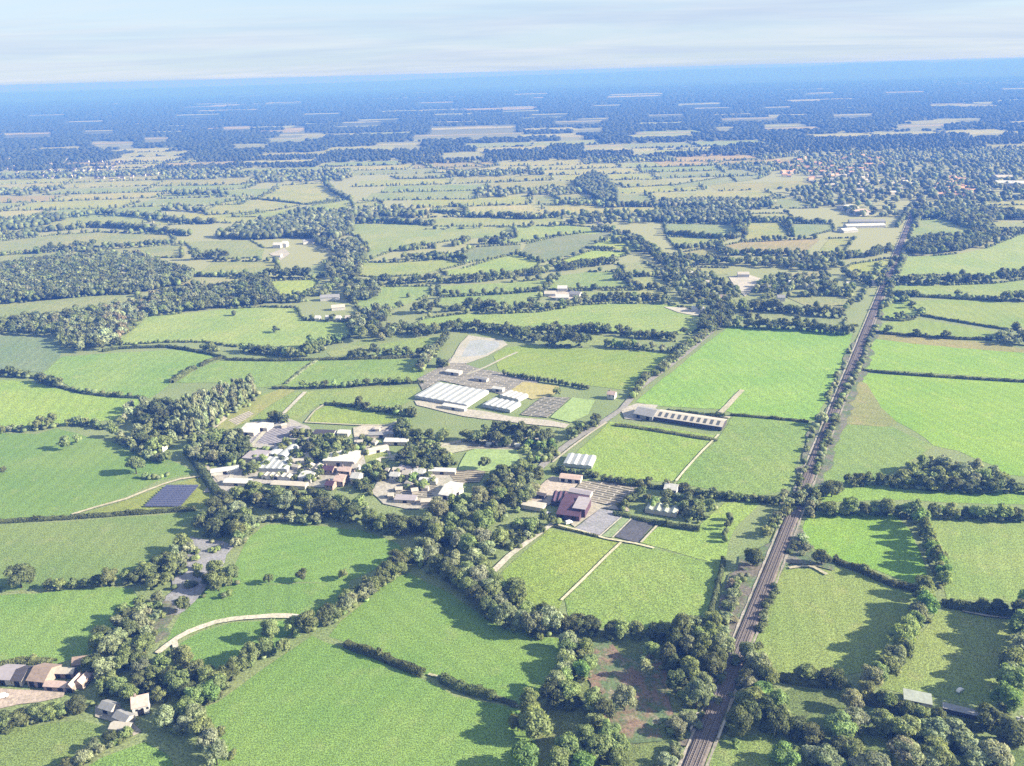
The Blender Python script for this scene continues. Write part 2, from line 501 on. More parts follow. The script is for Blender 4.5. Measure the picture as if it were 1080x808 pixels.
def build_mass(name, trees, z=0.0):
    """the trees past the first 300 and the distant ones, joined into one"""
    Vs, Qs, Ts, Cs = [], [], [], []; n = 0
    for t in trees:
        lod = 1 if t['px'] > 15 else 2 if t['px'] > 8 else 3 if t['px'] > 4 else 4
        v, q, tr = random.choice(CROWNS[lod][t['shape']])
        a = random.uniform(0, 6.28); c, s = math.cos(a), math.sin(a)
        x = (v[:, 0] * c - v[:, 1] * s) * t['w'] + t['p'].x
        y = (v[:, 0] * s + v[:, 1] * c) * t['w'] + t['p'].y
        Vs.append(np.stack([x, y, v[:, 2] * t['h'] + t['p'].z], 1))
        if q is not None: Qs.append(q + n)
        Ts.append(tr + n); n += len(v)
        Cs.append(np.tile(np.array(tint(t['tone'])), (len(v), 1)))
    faces = ([np.concatenate(Qs)] if Qs else []) + [np.concatenate(Ts)]
    return struct(link(name, mesh_np(name, np.concatenate(Vs), faces, M_LEAFS, np.concatenate(Cs))), 'stuff')

def hedge_mesh(pts, h, w, d):
    """an uneven ridge of leaf clumps along a world polyline"""
    rng = PRNG; step = max(1.2, min(6.0, d / 350.0))
    c = resample(pts, step); V, T, Q = [], [], []; n = 0
    # core ridge
    ring = [(-.5, 0), (-.55, .55), (-.25, .95), (.25, .95), (.55, .55), (.5, 0)]
    for i, p in enumerate(c):
        dd = c[min(i + 1, len(c) - 1)] - c[max(i - 1, 0)]; dd.normalize(); nr = Vector((-dd.y, dd.x, 0))
        k = rng.uniform(0.75, 1.1)
        for a, b in ring: V.append(tuple(p + nr * (a * w * .8 * rng.uniform(.8, 1.15)) + Vector((0, 0, b * h * .85 * k))))
    m_ = len(ring)
    for i in range(len(c) - 1):
        for j in range(m_ - 1): Q.append((i * m_ + j, (i + 1) * m_ + j, (i + 1) * m_ + j + 1, i * m_ + j + 1))
    n = len(V); L = len(c) * step
    leaf = 0.42 * max(1.0, d / 600.0); cnt = int(min(9000, L * (w + 1.6 * h) / leaf ** 2 * 0.75))
    V = [np.array(V)]
    seg = rng.integers(0, len(c) - 1, cnt); tt = rng.uniform(0, 1, cnt)
    A = np.array([v[:] for v in c]); base = A[seg] + (A[seg + 1] - A[seg]) * tt[:, None]
    dr = A[seg + 1] - A[seg]; dr /= np.linalg.norm(dr, axis=1)[:, None] + 1e-9; nr = np.stack([-dr[:, 1], dr[:, 0], 0 * dr[:, 0]], 1)
    hk = 0.8 + 0.32 * np.sin(seg * step * 0.31 + rng.uniform(0, 6)) * np.sin(seg * step * 0.13) + rng.uniform(-.1, .1, cnt)
    th = rng.uniform(0.02, math.pi - .02, cnt)
    p = base + nr * (np.cos(th) * w * .52)[:, None] + np.stack([0 * th, 0 * th, np.sin(th) ** .6 * h * hk], 1)
    nn = nr * np.cos(th)[:, None] + np.stack([0 * th, 0 * th, np.sin(th)], 1) + rng.normal(size=(cnt, 3)) * .5
    nn /= np.linalg.norm(nn, axis=1)[:, None]
    a = np.cross(nn, rng.normal(size=(cnt, 3))); a /= np.linalg.norm(a, axis=1)[:, None]; b = np.cross(nn, a)
    s = leaf * rng.uniform(.6, 1.3, (cnt, 1)); a, b = a * s, b * s
    V.append(np.stack([p - a, p - b, p + a, p + b], 1).reshape(-1, 3))
    Q2 = np.arange(cnt * 4).reshape(-1, 4) + n
    n += cnt * 4; qs, ts = [np.array(Q), Q2], []
    s_ = 0.0                                   # saplings and taller thorns standing up out of the hedge line
    while s_ < L:
        i = min(len(c) - 1, int(s_ / step)); v, q, tr = CROWNS[2]['bush'][rng.integers(4)]
        k = w * rng.uniform(.7, 1.35); hh = h * (rng.uniform(.8, 1.25) if rng.random() < .8 else rng.uniform(1.3, 1.8)); a_ = rng.uniform(0, 6.28)
        V.append(np.stack([(v[:, 0] * math.cos(a_) - v[:, 1] * math.sin(a_)) * k + c[i].x + rng.normal() * .5, (v[:, 0] * math.sin(a_) + v[:, 1] * math.cos(a_)) * k + c[i].y + rng.normal() * .5, v[:, 2] * hh], 1))
        qs.append(q + n); ts.append(tr + n); n += len(v); s_ += k * rng.uniform(.6, 1.9)
    return mesh_np('hedge', np.concatenate(V), [np.concatenate(qs), np.concatenate(ts)], M_LEAF)

def hedge(label, px, h=2.5, w=3.5, tone='dark'):
    pts = [P(*q) for q in px]
    d = min(to_px(p)[2] for p in pts)
    o = tag(link('hedge', hedge_mesh(pts, h, w, d)), label, 'hedge', 'hedges between the fields')
    o.color = (*tint(tone), 1)
    return o

def finish_trees(limit=292):
    TREES.sort(key=lambda t: -t['px'])
    named = [t for t in TREES if t['row'] and t['sx'] > -t['px'] / 2 and t['sx'] < W + t['px'] / 2 and t['sy'] - t['h'] * .8 * F / t['d'] < H][:limit]
    ids = set(id(t) for t in named)
    rest = [t for t in TREES if id(t) not in ids]
    by = {}
    for t in named: by.setdefault(t['row'], []).append(t)
    for r_, ts in by.items():
        if r_.startswith('!'):
            for t in ts: t['label'] = r_[1:]
            continue
        sx = max(t['sx'] for t in ts) - min(t['sx'] for t in ts); sy = max(t['sy'] for t in ts) - min(t['sy'] for t in ts)
        if sx >= sy: ts.sort(key=lambda t: t['sx']); side = 'from left'
        else: ts.sort(key=lambda t: -t['sy']); side = 'from near end'
        for i, t in enumerate(ts):
            wd_ = TONE_WORDS[t['tone']]
            if len(ts) == 1: t['label'] = f'{wd_} tree in {r_}'
            else: t['label'] = f'{wd_} tree, {ORD[i]} {side} in {r_}'
    cm = {(l, s): [mesh_np('crown', v, [q, tr], M_LEAF) for v, q, tr in CROWNS[l][s]] for l in (0, 1) for s in ('round', 'tall', 'bush')}
    tm = [trunk_mesh(PRNG) for _ in range(4)]
    first = {}
    for t in named:
        l = 0 if t['px'] > 13 else 1
        me = random.choice(cm[(l, t['shape'])]); tr = random.choice(tm)
        kind = 'bush' if t['shape'] == 'bush' else 'tree'
        key = (me.name, tr.name, kind)
        if key not in first:
            e = link(kind, None); c = link('crown' if kind == 'tree' else 'leaves', me, e); k = link('trunk' if kind == 'tree' else 'stem', tr, e)
            first[key] = (e, c, k)
        else:
            e0, c0_, k0 = first[key]
            e = e0.copy(); COL.objects.link(e)
            c = c0_.copy(); COL.objects.link(c); c.parent = e
            k = k0.copy(); COL.objects.link(k); k.parent = e
        e.location = t['p']; e.rotation_euler = (0, 0, random.uniform(0, 6.28)); e.scale = (t['w'], t['w'] * random.uniform(.9, 1.1), t['h'])
        c.color = (*tint(t['tone']), 1)
        tag(e, t['label'].replace(' tree', ' bush', 1) if kind == 'bush' else t['label'], kind, None if t['row'].startswith('!') else 'trees in ' + t['row'])
    print('TREES named', len(named), 'rest', len(rest), 'smallest px', named[-1]['px'] if named else 0)
    seen = {}
    for t in named: seen.setdefault(t['label'], []).append(t)
    for k, v in seen.items():
        if len(v) > 1: print('SAME', k, len(v))
        if len(k.split()) > 16: print('LONG', k)
    return rest
ORD += ['thirtieth'] + ['thirty-' + a for a in ('first', 'second', 'third', 'fourth', 'fifth', 'sixth', 'seventh', 'eighth', 'ninth')] + ['fortieth'] + \
       ['forty-' + a for a in ('first', 'second', 'third', 'fourth', 'fifth', 'sixth', 'seventh', 'eighth', 'ninth')]

# ------------------------------------------------------------------ the ground
GB, GM, GP, GY = (134, 184, 108), (140, 182, 116), (164, 192, 128), (172, 196, 118)     # greens: bright, middling, pale, yellowish
GV, GG, ST, PK = (150, 206, 102), (150, 172, 146), (180, 186, 148), (196, 178, 158)     # vivid, grey, straw, pinkish
FIELDS = [
 # ---- bottom
 (GB, [(215,745),(229,740),(297,693),(329,671),(360,683),(399,694),(446,715),(481,735),(546,746),(570,790),(575,850),(200,850),(225,808),(213,775)]),
 (GB, [(430,605),(480,628),(520,657),(575,672),(592,674),(588,700),(575,720),(562,738),(546,745),(520,733),(465,717),(399,690),(345,672),(360,655),(380,640),(410,612)]),
 ((132,186,108), [(262,568),(282,553),(345,555),(380,560),(420,572),(430,585),(400,600),(370,612),(290,616),(245,613),(248,595)]),
 ((132,182,108), [(245,614),(290,617),(370,612),(366,635),(330,652),(300,653),(270,652),(244,655),(213,663),(187,675),(168,690),(180,665),(205,628),(228,618)]),
 ((128,182,106), [(190,678),(214,665),(245,657),(300,655),(322,656),(290,682),(232,712),(218,702),(205,698),(190,692)]),
 ((138,188,112), [(0,628),(40,626),(110,619),(140,620),(152,640),(130,657),(108,674),(97,690),(60,700),(-20,706),(-20,628)]),
 ((148,178,124), [(-20,555),(76,550),(145,545),(206,540),(220,546),(212,558),(195,574),(180,590),(160,604),(135,612),(95,616),(40,622),(-20,626)]),
 ((136,182,112), [(-20,458),(0,457),(40,458),(60,452),(100,462),(140,470),(180,485),(207,498),(165,508),(133,524),(76,543),(-20,551)]),
 ((168,184,118), [(76,545),(133,528),(172,513),(214,503),(228,520),(212,537),(145,541)]),
 ((150,176,120), [(-20,775),(20,767),(45,763),(80,760),(105,765),(108,775),(100,788),(78,806),(60,830),(-20,840)]),
 (GB, [(85,812),(110,798),(152,782),(178,795),(188,812),(195,840),(60,840)]),
 ((150,165,125), [(595,672),(620,668),(700,690),(725,720),(715,760),(690,815),(600,840),(560,840),(565,760),(585,720)]),
 ((150,178,118), [(750,780),(790,776),(840,775),(860,800),(880,850),(735,850)]),
 ((128,150,108), [(800,740),(840,725),(905,735),(960,755),(1060,785),(1100,800),(1100,840),(860,840),(830,770)]),
 # ---- right of the railway, lower
 ((160,186,122), [(826,600),(850,597),(875,597),(900,603),(940,612),(968,620),(970,640),(955,665),(930,692),(912,708),(890,714),(860,716),(830,714),(803,710),(792,690),(800,670),(812,640),(818,615)]),
 ((140,198,96), [(850,545),(865,538),(900,540),(945,543),(960,560),(970,580),(978,610),(960,615),(925,602),(900,594),(870,590),(858,577),(843,572)]),
 ((160,192,126), [(968,550),(990,544),(1080,545),(1100,546),(1100,637),(1060,635),(1030,633),(1000,632),(995,612),(985,580)]),
 ((166,188,128), [(985,645),(1010,643),(1040,648),(1080,650),(1100,652),(1100,740),(1040,745),(985,735),(950,732),(925,725),(945,700),(965,675),(980,660)]),
 ((150,202,110), [(860,527),(900,512),(950,512),(1000,515),(1080,518),(1100,519),(1100,533),(1050,532),(1000,530),(930,527),(870,530)]),
 (GV, [(905,393),(950,396),(1000,399),(1080,402),(1100,403),(1100,505),(1060,500),(1050,492),(1010,476),(985,470),(965,455),(945,445),(935,440),(925,425),(912,408)]),
 ((178,184,146), [(898,398),(914,405),(930,430),(947,447),(930,450),(905,448),(878,446),(886,425)]),
 ((146,186,120), [(880,448),(940,450),(960,460),(985,470),(962,486),(945,497),(920,507),(880,512),(862,505),(868,470)]),
 ((150,206,106), [(917,357),(960,361),(1030,367),(1080,372),(1100,373),(1100,402),(1030,397),(960,392),(905,389)]),
 ((188,186,150), [(925,352),(950,354),(1000,358),(1030,360),(1075,367),(1100,371),(1100,374),(1010,367),(950,361),(918,357)]),
 ((170,196,124), [(928,342),(945,339),(970,337),(990,340),(1020,345),(1050,350),(1040,356),(1010,356),(970,353),(924,350)]),
 ((170,196,128), [(955,318),(1000,316),(1080,320),(1100,321),(1100,349),(1060,346),(1030,341),(1000,336),(975,331),(950,325)]),
 ((160,190,120), [(932,318),(955,318),(962,325),(972,331),(965,335),(945,337),(926,335)]),
 ((168,190,134), [(940,301),(1000,301),(1050,299),(1080,295),(1100,294),(1100,311),(1050,314),(1000,313),(938,312)]),
 ((174,196,140), [(952,271),(985,270),(1010,268),(1040,262),(1080,246),(1100,242),(1100,292),(1040,292),(1000,290),(960,292),(945,293)]),
 ((168,186,140), [(958,252),(966,233),(990,231),(1012,232),(1036,240),(1030,247),(1010,250),(975,254)]),
 ((186,196,130), [(898,279),(945,272),(940,281),(931,291),(905,292),(890,285)]),
 ((190,196,160), [(974,217),(978,211),(1080,210),(1100,210),(1100,216),(1030,217)]),
 ((176,188,150), [(1045,234),(1080,235),(1100,235),(1100,241),(1050,241)]),
 # ---- middle
 ((166,194,114), [(527,605),(545,588),(580,558),(640,570),(654,573),(630,596),(598,628),(588,642),(572,642),(555,632),(535,617)]),
 ((150,190,114), [(655,573),(690,578),(735,590),(766,597),(762,612),(752,635),(750,655),(720,666),(690,668),(660,666),(620,660),(598,650),(596,632),(630,598)]),
 ((166,204,124), [(675,573),(697,553),(735,557),(748,545),(764,530),(803,530),(787,545),(772,560),(767,575),(764,597),(735,589),(700,579)]),
 ((148,206,112), [(770,344),(855,347),(900,352),(891,376),(880,402),(868,428),(860,444),(800,438),(772,436),(760,432),(720,430),(690,428),(670,424),(690,407),(720,383),(745,362)]),
 ((164,202,118), [(643,445),(690,450),(757,460),(745,472),(720,497),(712,507),(680,509),(650,506),(630,501),(600,488),(610,475),(630,458)]),
 ((148,188,118), [(775,437),(820,439),(855,446),(851,460),(845,475),(838,500),(830,517),(800,524),(760,519),(714,510),(722,497),(758,461)]),
 ((166,196,116), [(520,375),(535,366),(560,364),(590,367),(650,369),(714,374),(700,386),(690,396),(672,409),(655,411),(640,409),(600,404),(560,397),(526,391)]),
 ((166,194,130), [(429,348),(448,336),(491,331),(530,331),(572,329),(609,322),(653,320),(706,321),(747,331),(742,346),(725,353),(690,353),(650,351),(610,350),(590,348),(545,347),(520,343),(490,342),(450,348)]),
 ((170,190,140), [(590,352),(625,354),(660,356),(670,361),(640,367),(590,366),(575,360)]),
 ((164,192,126), [(402,363),(438,357),(472,355),(465,370),(440,373),(417,376),(390,376)]),
 ((150,190,118), [(332,380),(345,379),(400,379),(453,379),(448,388),(446,401),(400,404),(350,407),(310,409),(298,406),(318,390)]),
 ((166,192,128), [(300,415),(340,412),(400,409),(440,408),(438,420),(420,430),(380,428),(345,425),(330,430),(310,445),(290,446),(255,443),(240,440),(262,425),(280,415)]),
 ((168,196,120), [(345,428),(380,431),(420,437),(428,442),(400,448),(360,447),(325,446),(330,435)]),
 ((172,192,128), [(215,455),(240,437),(262,424),(282,415),(300,412),(270,432),(250,450),(230,460)]),
 ((152,192,122), [(238,379),(330,380),(315,390),(298,405),(280,409),(260,409),(230,404),(185,404),(200,394),(218,386)]),
 ((150,196,120), [(66,376),(110,373),(180,369),(206,371),(236,378),(215,386),(198,393),(180,404),(160,420),(110,415),(75,409),(58,399),(45,394)]),
 ((164,206,118), [(-20,400),(30,402),(60,410),(85,416),(130,420),(152,420),(140,431),(125,443),(95,446),(70,448),(40,449),(-20,453)]),
 ((150,174,152), [(-20,355),(20,355),(62,358),(65,373),(50,391),(40,393),(25,391),(-20,388)]),
 ((168,182,146), [(-20,322),(30,319),(70,315),(100,312),(148,310),(140,317),(120,321),(105,325),(80,328),(50,334),(-20,336)]),
 ((168,196,132), [(155,334),(190,331),(241,326),(278,324),(312,325),(321,338),(368,340),(380,346),(372,354),(350,362),(320,368),(280,368),(250,366),(215,361),(180,361),(125,364),(118,365),(140,347)]),
 ((172,190,140), [(365,365),(385,358),(401,361),(385,372),(350,377),(345,372)]),
 # ---- beyond
 ((158,170,152), [(549,267),(556,257),(592,249),(618,246),(651,245),(636,256),(614,265),(592,272),(574,276)]),
 ((184,202,124), [(628,257),(652,247),(660,247),(680,259),(688,266),(665,265),(648,262),(622,261)]),
 ((182,206,126), [(590,276),(614,268),(625,264),(660,266),(662,269),(640,276),(600,281),(580,281)]),
 ((176,198,132), [(465,286),(490,283),(530,271),(545,269),(570,277),(565,284),(530,288),(500,291),(470,291)]),
 ((178,192,138), [(378,291),(380,277),(420,277),(470,274),(490,279),(465,285),(440,290),(400,293)]),
 ((176,190,146), [(352,240),(370,236),(430,236),(460,239),(540,239),(555,243),(545,250),(520,250),(490,252),(450,258),(425,262),(400,270),(385,277),(378,271),(388,262),(378,250),(362,245)]),
 ((158,170,150), [(430,269),(490,267),(500,261),(550,258),(548,266),(530,271),(490,278),(470,273),(440,275)]),
 ((178,196,140), [(542,239),(600,238),(641,241),(630,247),(590,248),(556,255),(530,258),(515,256),(545,251)]),
 ((166,190,136), [(378,303),(455,302),(455,312),(440,317),(425,323),(400,331),(385,336),(372,319)]),
 ((168,190,136), [(462,302),(540,298),(585,294),(580,301),(540,309),(462,312)]),
 ((164,188,134), [(465,314),(540,310),(576,307),(566,320),(530,326),(480,327),(460,323)]),
 ((166,188,138), [(590,291),(620,287),(650,287),(662,296),(665,304),(600,305),(575,306),(585,298)]),
 ((172,184,150), [(652,278),(680,277),(696,287),(680,290),(660,289)]),
 ((174,188,150), [(662,292),(690,292),(704,297),(704,304),(672,304)]),
 ((178,190,150), [(600,307),(700,306),(702,312),(690,316),(650,316),(620,318),(612,312)]),
 ((190,196,148), [(275,210),(293,196),(345,193),(352,201),(369,208),(330,214),(320,215)]),
 ((188,194,154), [(215,223),(235,214),(260,210),(310,213),(320,216),(290,222),(255,225),(218,227)]),
 ((182,194,142), [(245,229),(280,224),(330,217),(370,211),(374,222),(340,225),(310,228),(270,229)]),
 ((172,184,148), [(194,255),(265,254),(279,262),(276,272),(240,273),(222,273),(205,265)]),
 ((178,186,154), [(-20,257),(60,248),(105,245),(180,248),(185,256),(140,259),(100,261),(60,264),(-20,268)]),
 ((174,184,150), [(-20,271),(40,267),(75,265),(60,271),(30,276),(-20,281)]),
 ((172,182,150), [(80,265),(150,261),(192,257),(192,272),(155,272),(120,268)]),
 ((176,186,146), [(208,290),(225,276),(290,276),(296,283),(280,289)]),
 ((190,192,170), [(180,302),(190,295),(240,294),(272,294),(270,299),(220,301)]),
 ((186,204,128), [(282,297),(330,295),(338,298),(328,309),(315,312),(290,311)]),
 ((168,182,150), [(308,289),(340,277),(355,275),(366,285),(345,292),(335,293)]),
 ((166,182,148), [(700,236),(775,237),(778,246),(765,251),(735,250),(703,247)]),
 ((186,192,146), [(785,254),(790,235),(822,235),(835,249),(820,252)]),
 ((164,180,150), [(832,236),(878,237),(880,243),(855,249),(838,250)]),
 ((188,180,156), [(760,260),(780,256),(865,252),(850,266),(820,268),(775,265)]),
 ((186,192,150), [(862,267),(875,252),(902,251),(890,266)]),
 ((180,190,144), [(703,250),(770,252),(755,258),(715,264)]),
 ((180,184,150), [(715,267),(755,261),(762,267),(735,273)]),
 ((186,192,160), [(780,230),(790,226),(830,225),(836,229),(800,231)]),
 ((170,182,154), [(755,176),(810,174),(812,184),(800,189),(780,192),(765,182)]),
 ((172,184,154), [(708,196),(770,186),(777,192),(745,196),(715,198)]),
 ((200,186,158), [(688,170),(745,160),(795,164),(802,167),(765,170),(745,175),(700,176)]),
 ((184,190,160), [(718,282),(768,283),(768,290),(730,292)]),
 ((186,186,166), [(826,289),(870,286),(876,292),(842,296)]),
 ((180,186,160), [(830,314),(890,312),(901,318),(890,328),(850,323)]),
 ((164,178,148), [(785,330),(820,328),(860,333),(892,337),(890,346),(840,341),(790,338)]),
 ((184,186,164), [(718,310),(752,308),(752,318),(722,320)]),
 ((184,190,150), [(365,216),(400,212),(404,216),(372,222)]),
 ((178,186,152), [(412,186),(450,182),(500,184),(470,188),(420,189)]),
 ((186,180,150), [(440,172),(480,168),(520,176),(490,180),(460,178)]),
 ((180,186,150), [(455,222),(480,216),(495,223),(470,226)]),
 ((184,190,152), [(640,191),(700,188),(715,195),(660,198)]),
 ((178,186,152), [(580,206),(625,200),(630,208),(590,212)]),
]
GRASS = []
for i_, (c_, px_) in enumerate(FIELDS):
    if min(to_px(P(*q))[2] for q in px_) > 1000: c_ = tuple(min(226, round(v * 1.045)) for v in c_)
    p0 = P(*px_[0]); p1 = P(*px_[1])
    kind_ = 'grass'
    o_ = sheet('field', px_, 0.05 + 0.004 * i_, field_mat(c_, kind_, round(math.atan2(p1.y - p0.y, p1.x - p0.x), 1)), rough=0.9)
    struct(o_)
    GRASS.append([q for q in px_])

def in_field(sx, sy):
    return any(inside((sx, sy), px_) for px_ in GRASS)

# distant farmland: a patchwork of small fields, each cut at the hedges between them
rngF = np.random.default_rng(5)
def rot(x, y, a): return x * math.cos(a) - y * math.sin(a), x * math.sin(a) + y * math.cos(a)
BANDS = [(1750, 3500, 300, 150, 0.10), (3500, 7500, 300, 240, 0.66), (7500, 15000, 700, 480, 0.90)]
PATCH, FAR = {}, []
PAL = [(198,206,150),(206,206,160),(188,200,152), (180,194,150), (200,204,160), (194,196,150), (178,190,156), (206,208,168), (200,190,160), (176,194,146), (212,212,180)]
for (y0_, y1_, cw, ch, wood) in BANDS:
    a_ = 0.22
    half = y1_ * 0.72
    nx, ny = int(2 * half / cw) + 6, int((y1_ - y0_) / ch) + 1
    for j in range(ny):
        off = rngF.uniform(0, cw)
        for i in range(nx):
            x0, y0 = -half + i * cw + off, y0_ + j * ch
            mid_ = (x0 + cw / 2 + 0.18 * y0 * 0, y0 + ch / 2, 0)
            sx, sy, d_ = to_px(mid_)
            if sx < -80 or sx > 1160: continue
            if sy > 236 or (sy > 176 and in_field(sx, sy)): continue
            town = (815 < sx < 1010 and 158 < sy < 222)
            wood_p = 0.88 if (sx > 815 and sy < 214) else (0.90 if sy + (sx - 540) * .027 < 150 else 0.72) if sy + (sx - 540) * .027 < 158 else 0.45 if sy + (sx - 540) * .027 < 170 else 0.4 if (sx < 330 and sy < 192) else wood
            if rngF.random() < wood_p or town:
                n_ = int(cw * ch / (14 * 14) * (0.50 if d_ < 3700 else 0.34 if d_ < 7600 else .09) * (0.7 if town else 1))
                for _ in range(n_):
                    FAR.append((x0 + rngF.uniform(0, cw), y0 + rngF.uniform(0, ch), rngF.uniform(11, 17) if d_ < 3700 else rngF.uniform(18, 30) if d_ < 7600 else rngF.uniform(34, 60), rngF.uniform(9, 15)))
            else:
                q = [(x0 + rngF.uniform(0, 14), y0 + rngF.uniform(0, 10)), (x0 + cw - rngF.uniform(0, 14), y0 + rngF.uniform(-22, 30)),
                     (x0 + cw - rngF.uniform(0, 14), y0 + ch + rngF.uniform(-22, 30)), (x0 + rngF.uniform(0, 14), y0 + ch - rngF.uniform(0, 10))]
                PATCH.setdefault(PAL[rngF.integers(len(PAL))], []).append(q)
                step_ = 6.0 if d_ < 3700 else 16 if d_ < 7600 else 60
                for (ax, ay), (bx, by) in ((q[0], q[1]), (q[1], q[2])):
                    L_ = math.hypot(bx - ax, by - ay)
                    gap_ = rngF.random() < 0.25
                    for k in range(int(L_ / step_)):
                        if gap_ and rngF.random() < 0.6: continue
                        t_ = (k + rngF.random()) / (L_ / step_)
                        big = 1.0 if d_ < 3700 else 1.8 if d_ < 7600 else 4.0
                        FAR.append((ax + (bx - ax) * t_ + rngF.normal() * 4, ay + (by - ay) * t_ + rngF.normal() * 4, (rngF.uniform(4, 8) if rngF.random() < .75 else rngF.uniform(9, 14)) * big, rngF.uniform(2.5, 5) if rngF.random() < .72 else rngF.uniform(7, 11)))
# large open fields that show as pale streaks on the plain
STREAK = [(670,101.5,60,3),(550,117,40,2),(500,135,92,4.5),(495,142,120,2),(826,132.5,42,3.5),(971,132.5,52,3.5),(865,98,32,2),(955,97,42,2),(1072,93.5,30,2),
 (738,109.5,46,3),(580,120.5,40,2),(790,125,60,2),(311,136,24,5),(318,142,48,3),(250,134,30,2.5),(165,146,26,3),(122,151,40,3),(160,157,60,3),(60,160,90,4),(420,152,50,3.5),
 (610,128,50,2),(700,140,60,2.5),(900,121,44,2),(1010,126,50,2),(930,146,40,2.5),(1040,140,36,3),(870,150,30,3),(400,126,44,2),(340,120,40,2),(210,121,50,2),(90,128,40,2),
 (30,141,50,3),(560,158,70,5),(500,160,60,5),(640,154,50,2.5),(760,152,60,3),(1000,158,60,3),(460,108,40,2),(300,108,40,1.6),(640,111,30,2),(560,99,36,1.6),(820,113,30,2),(1030,110,36,2)]
for _ in range(26): STREAK.append((rngF.uniform(0, 1080), rngF.uniform(100, 162), rngF.uniform(14, 46), rngF.uniform(1.2, 2.2)))
STREAK = [q for q in STREAK if not (q[0] > 790 and q[1] > 140) and not (q[1] > 150 and q[2] > 55)]
def clear_of(sx, sy):
    yy = sy + (sx - 540) * 0.027
    for (a, b, w_, h_) in STREAK:
        if abs(sx - a) < w_ / 2 and -h_ * .6 < yy - (b + (a - 540) * 0.027) < h_ * .5 + 3.2 * (b - 60) / 60: return True
    return False
FAR = [q for q in FAR if (lambda s: not (s[1] < 172 and clear_of(s[0], s[1])))(to_px((q[0], q[1], 0)))]
STREAK = [q for q in STREAK if not (q[0] > 790 and q[1] > 140)]
for (a, b, w_, h_) in STREAK:
    c_ = [(206,208,168), (200,208,168), (216,214,184), (208,196,166)][rngF.integers(4) if b < 130 or rngF.random() < .6 else 3]
    k_ = rngF.uniform(-.2, .2) * w_
    h_ *= .40
    q = [P(a - w_ / 2, b + h_ / 2 + .027 * w_ / 2), P(a + w_ / 2 + k_, b + h_ / 2 - .027 * w_ / 2), P(a + w_ / 2, b - h_ / 2 - .027 * w_ / 2), P(a - w_ / 2 + k_, b - h_ / 2 + .027 * w_ / 2)]
    PATCH.setdefault(c_, []).append([(v.x, v.y) for v in q])
vs_f, fs_f, mi_f, mats_f = [], [], [], []
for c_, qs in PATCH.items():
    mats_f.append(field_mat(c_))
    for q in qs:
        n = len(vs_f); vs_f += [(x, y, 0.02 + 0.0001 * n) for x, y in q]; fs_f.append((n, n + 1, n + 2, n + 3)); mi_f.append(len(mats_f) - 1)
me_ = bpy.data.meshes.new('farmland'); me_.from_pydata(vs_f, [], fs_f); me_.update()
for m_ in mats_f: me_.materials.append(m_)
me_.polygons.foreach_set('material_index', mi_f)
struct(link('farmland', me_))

# base sheet to the horizon: rough pasture near, wooded country far off
tg = NT('ground'); pg = tg.pos()
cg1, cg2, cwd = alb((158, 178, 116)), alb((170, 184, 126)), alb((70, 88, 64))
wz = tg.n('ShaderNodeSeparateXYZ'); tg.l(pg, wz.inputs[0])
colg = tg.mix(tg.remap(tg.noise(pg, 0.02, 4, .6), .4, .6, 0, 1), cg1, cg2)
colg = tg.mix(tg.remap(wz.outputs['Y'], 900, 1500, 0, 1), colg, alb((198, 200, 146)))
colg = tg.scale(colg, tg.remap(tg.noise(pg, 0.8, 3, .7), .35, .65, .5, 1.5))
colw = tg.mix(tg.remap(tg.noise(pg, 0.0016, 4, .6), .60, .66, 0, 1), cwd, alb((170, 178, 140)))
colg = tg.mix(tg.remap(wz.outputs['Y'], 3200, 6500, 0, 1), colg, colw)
tg.l(colg, tg.b.inputs['Base Color'])
gm = MB()
ring_ = [(-46000, -900), (46000, -900), (46000, 46000), (-46000, 46000)]
gm.add([(x, y, 0) for x, y in ring_], [(0, 1, 2, 3)])
struct(gm.obj('ground', tg.m))

# the low wooded ridge on the skyline
prof = [(-200, 103), (-50, 99), (100, 95.5), (250, 91), (400, 85.6), (520, 80.5), (640, 76.4), (720, 73.4), (800, 71.4), (850, 70), (900, 66.8), (950, 65), (970, 64.6), (985, 65.8), (1000, 65), (1080, 62), (1280, 57)]
vs_h, fs_h = [], []
xs_h = np.linspace(-200, 1280, 240)
rws = [(0.78, 0.0), (0.86, 0.45), (0.93, 0.8), (1.0, 1.0), (1.1, 0.6), (1.25, 0.0)]
for k_, x_ in enumerate(xs_h):
    y_ = np.interp(x_, [a for a, _ in prof], [b for _, b in prof]) + 0.25 * math.sin(x_ * .11) + 0.2 * math.sin(x_ * .37)
    d_ = ray(x_, y_); s_ = 25000 / math.hypot(d_.x, d_.y)
    hz_ = CAM_H + d_.z * s_
    for f_, g_ in rws:
        vs_h.append((d_.x * s_ * f_, d_.y * s_ * f_, max(hz_, -30) * g_ - (1.2 if g_ == 0 else 0)))
nr_ = len(rws)
for k_ in range(len(xs_h) - 1):
    for r_ in range(nr_ - 1): fs_h.append((k_ * nr_ + r_, (k_ + 1) * nr_ + r_, (k_ + 1) * nr_ + r_ + 1, k_ * nr_ + r_ + 1))
me_ = bpy.data.meshes.new('hills'); me_.from_pydata(vs_h, [], fs_h); me_.update(); me_.materials.append(field_mat((84, 104, 80), 'bare'))
struct(link('hills', me_))

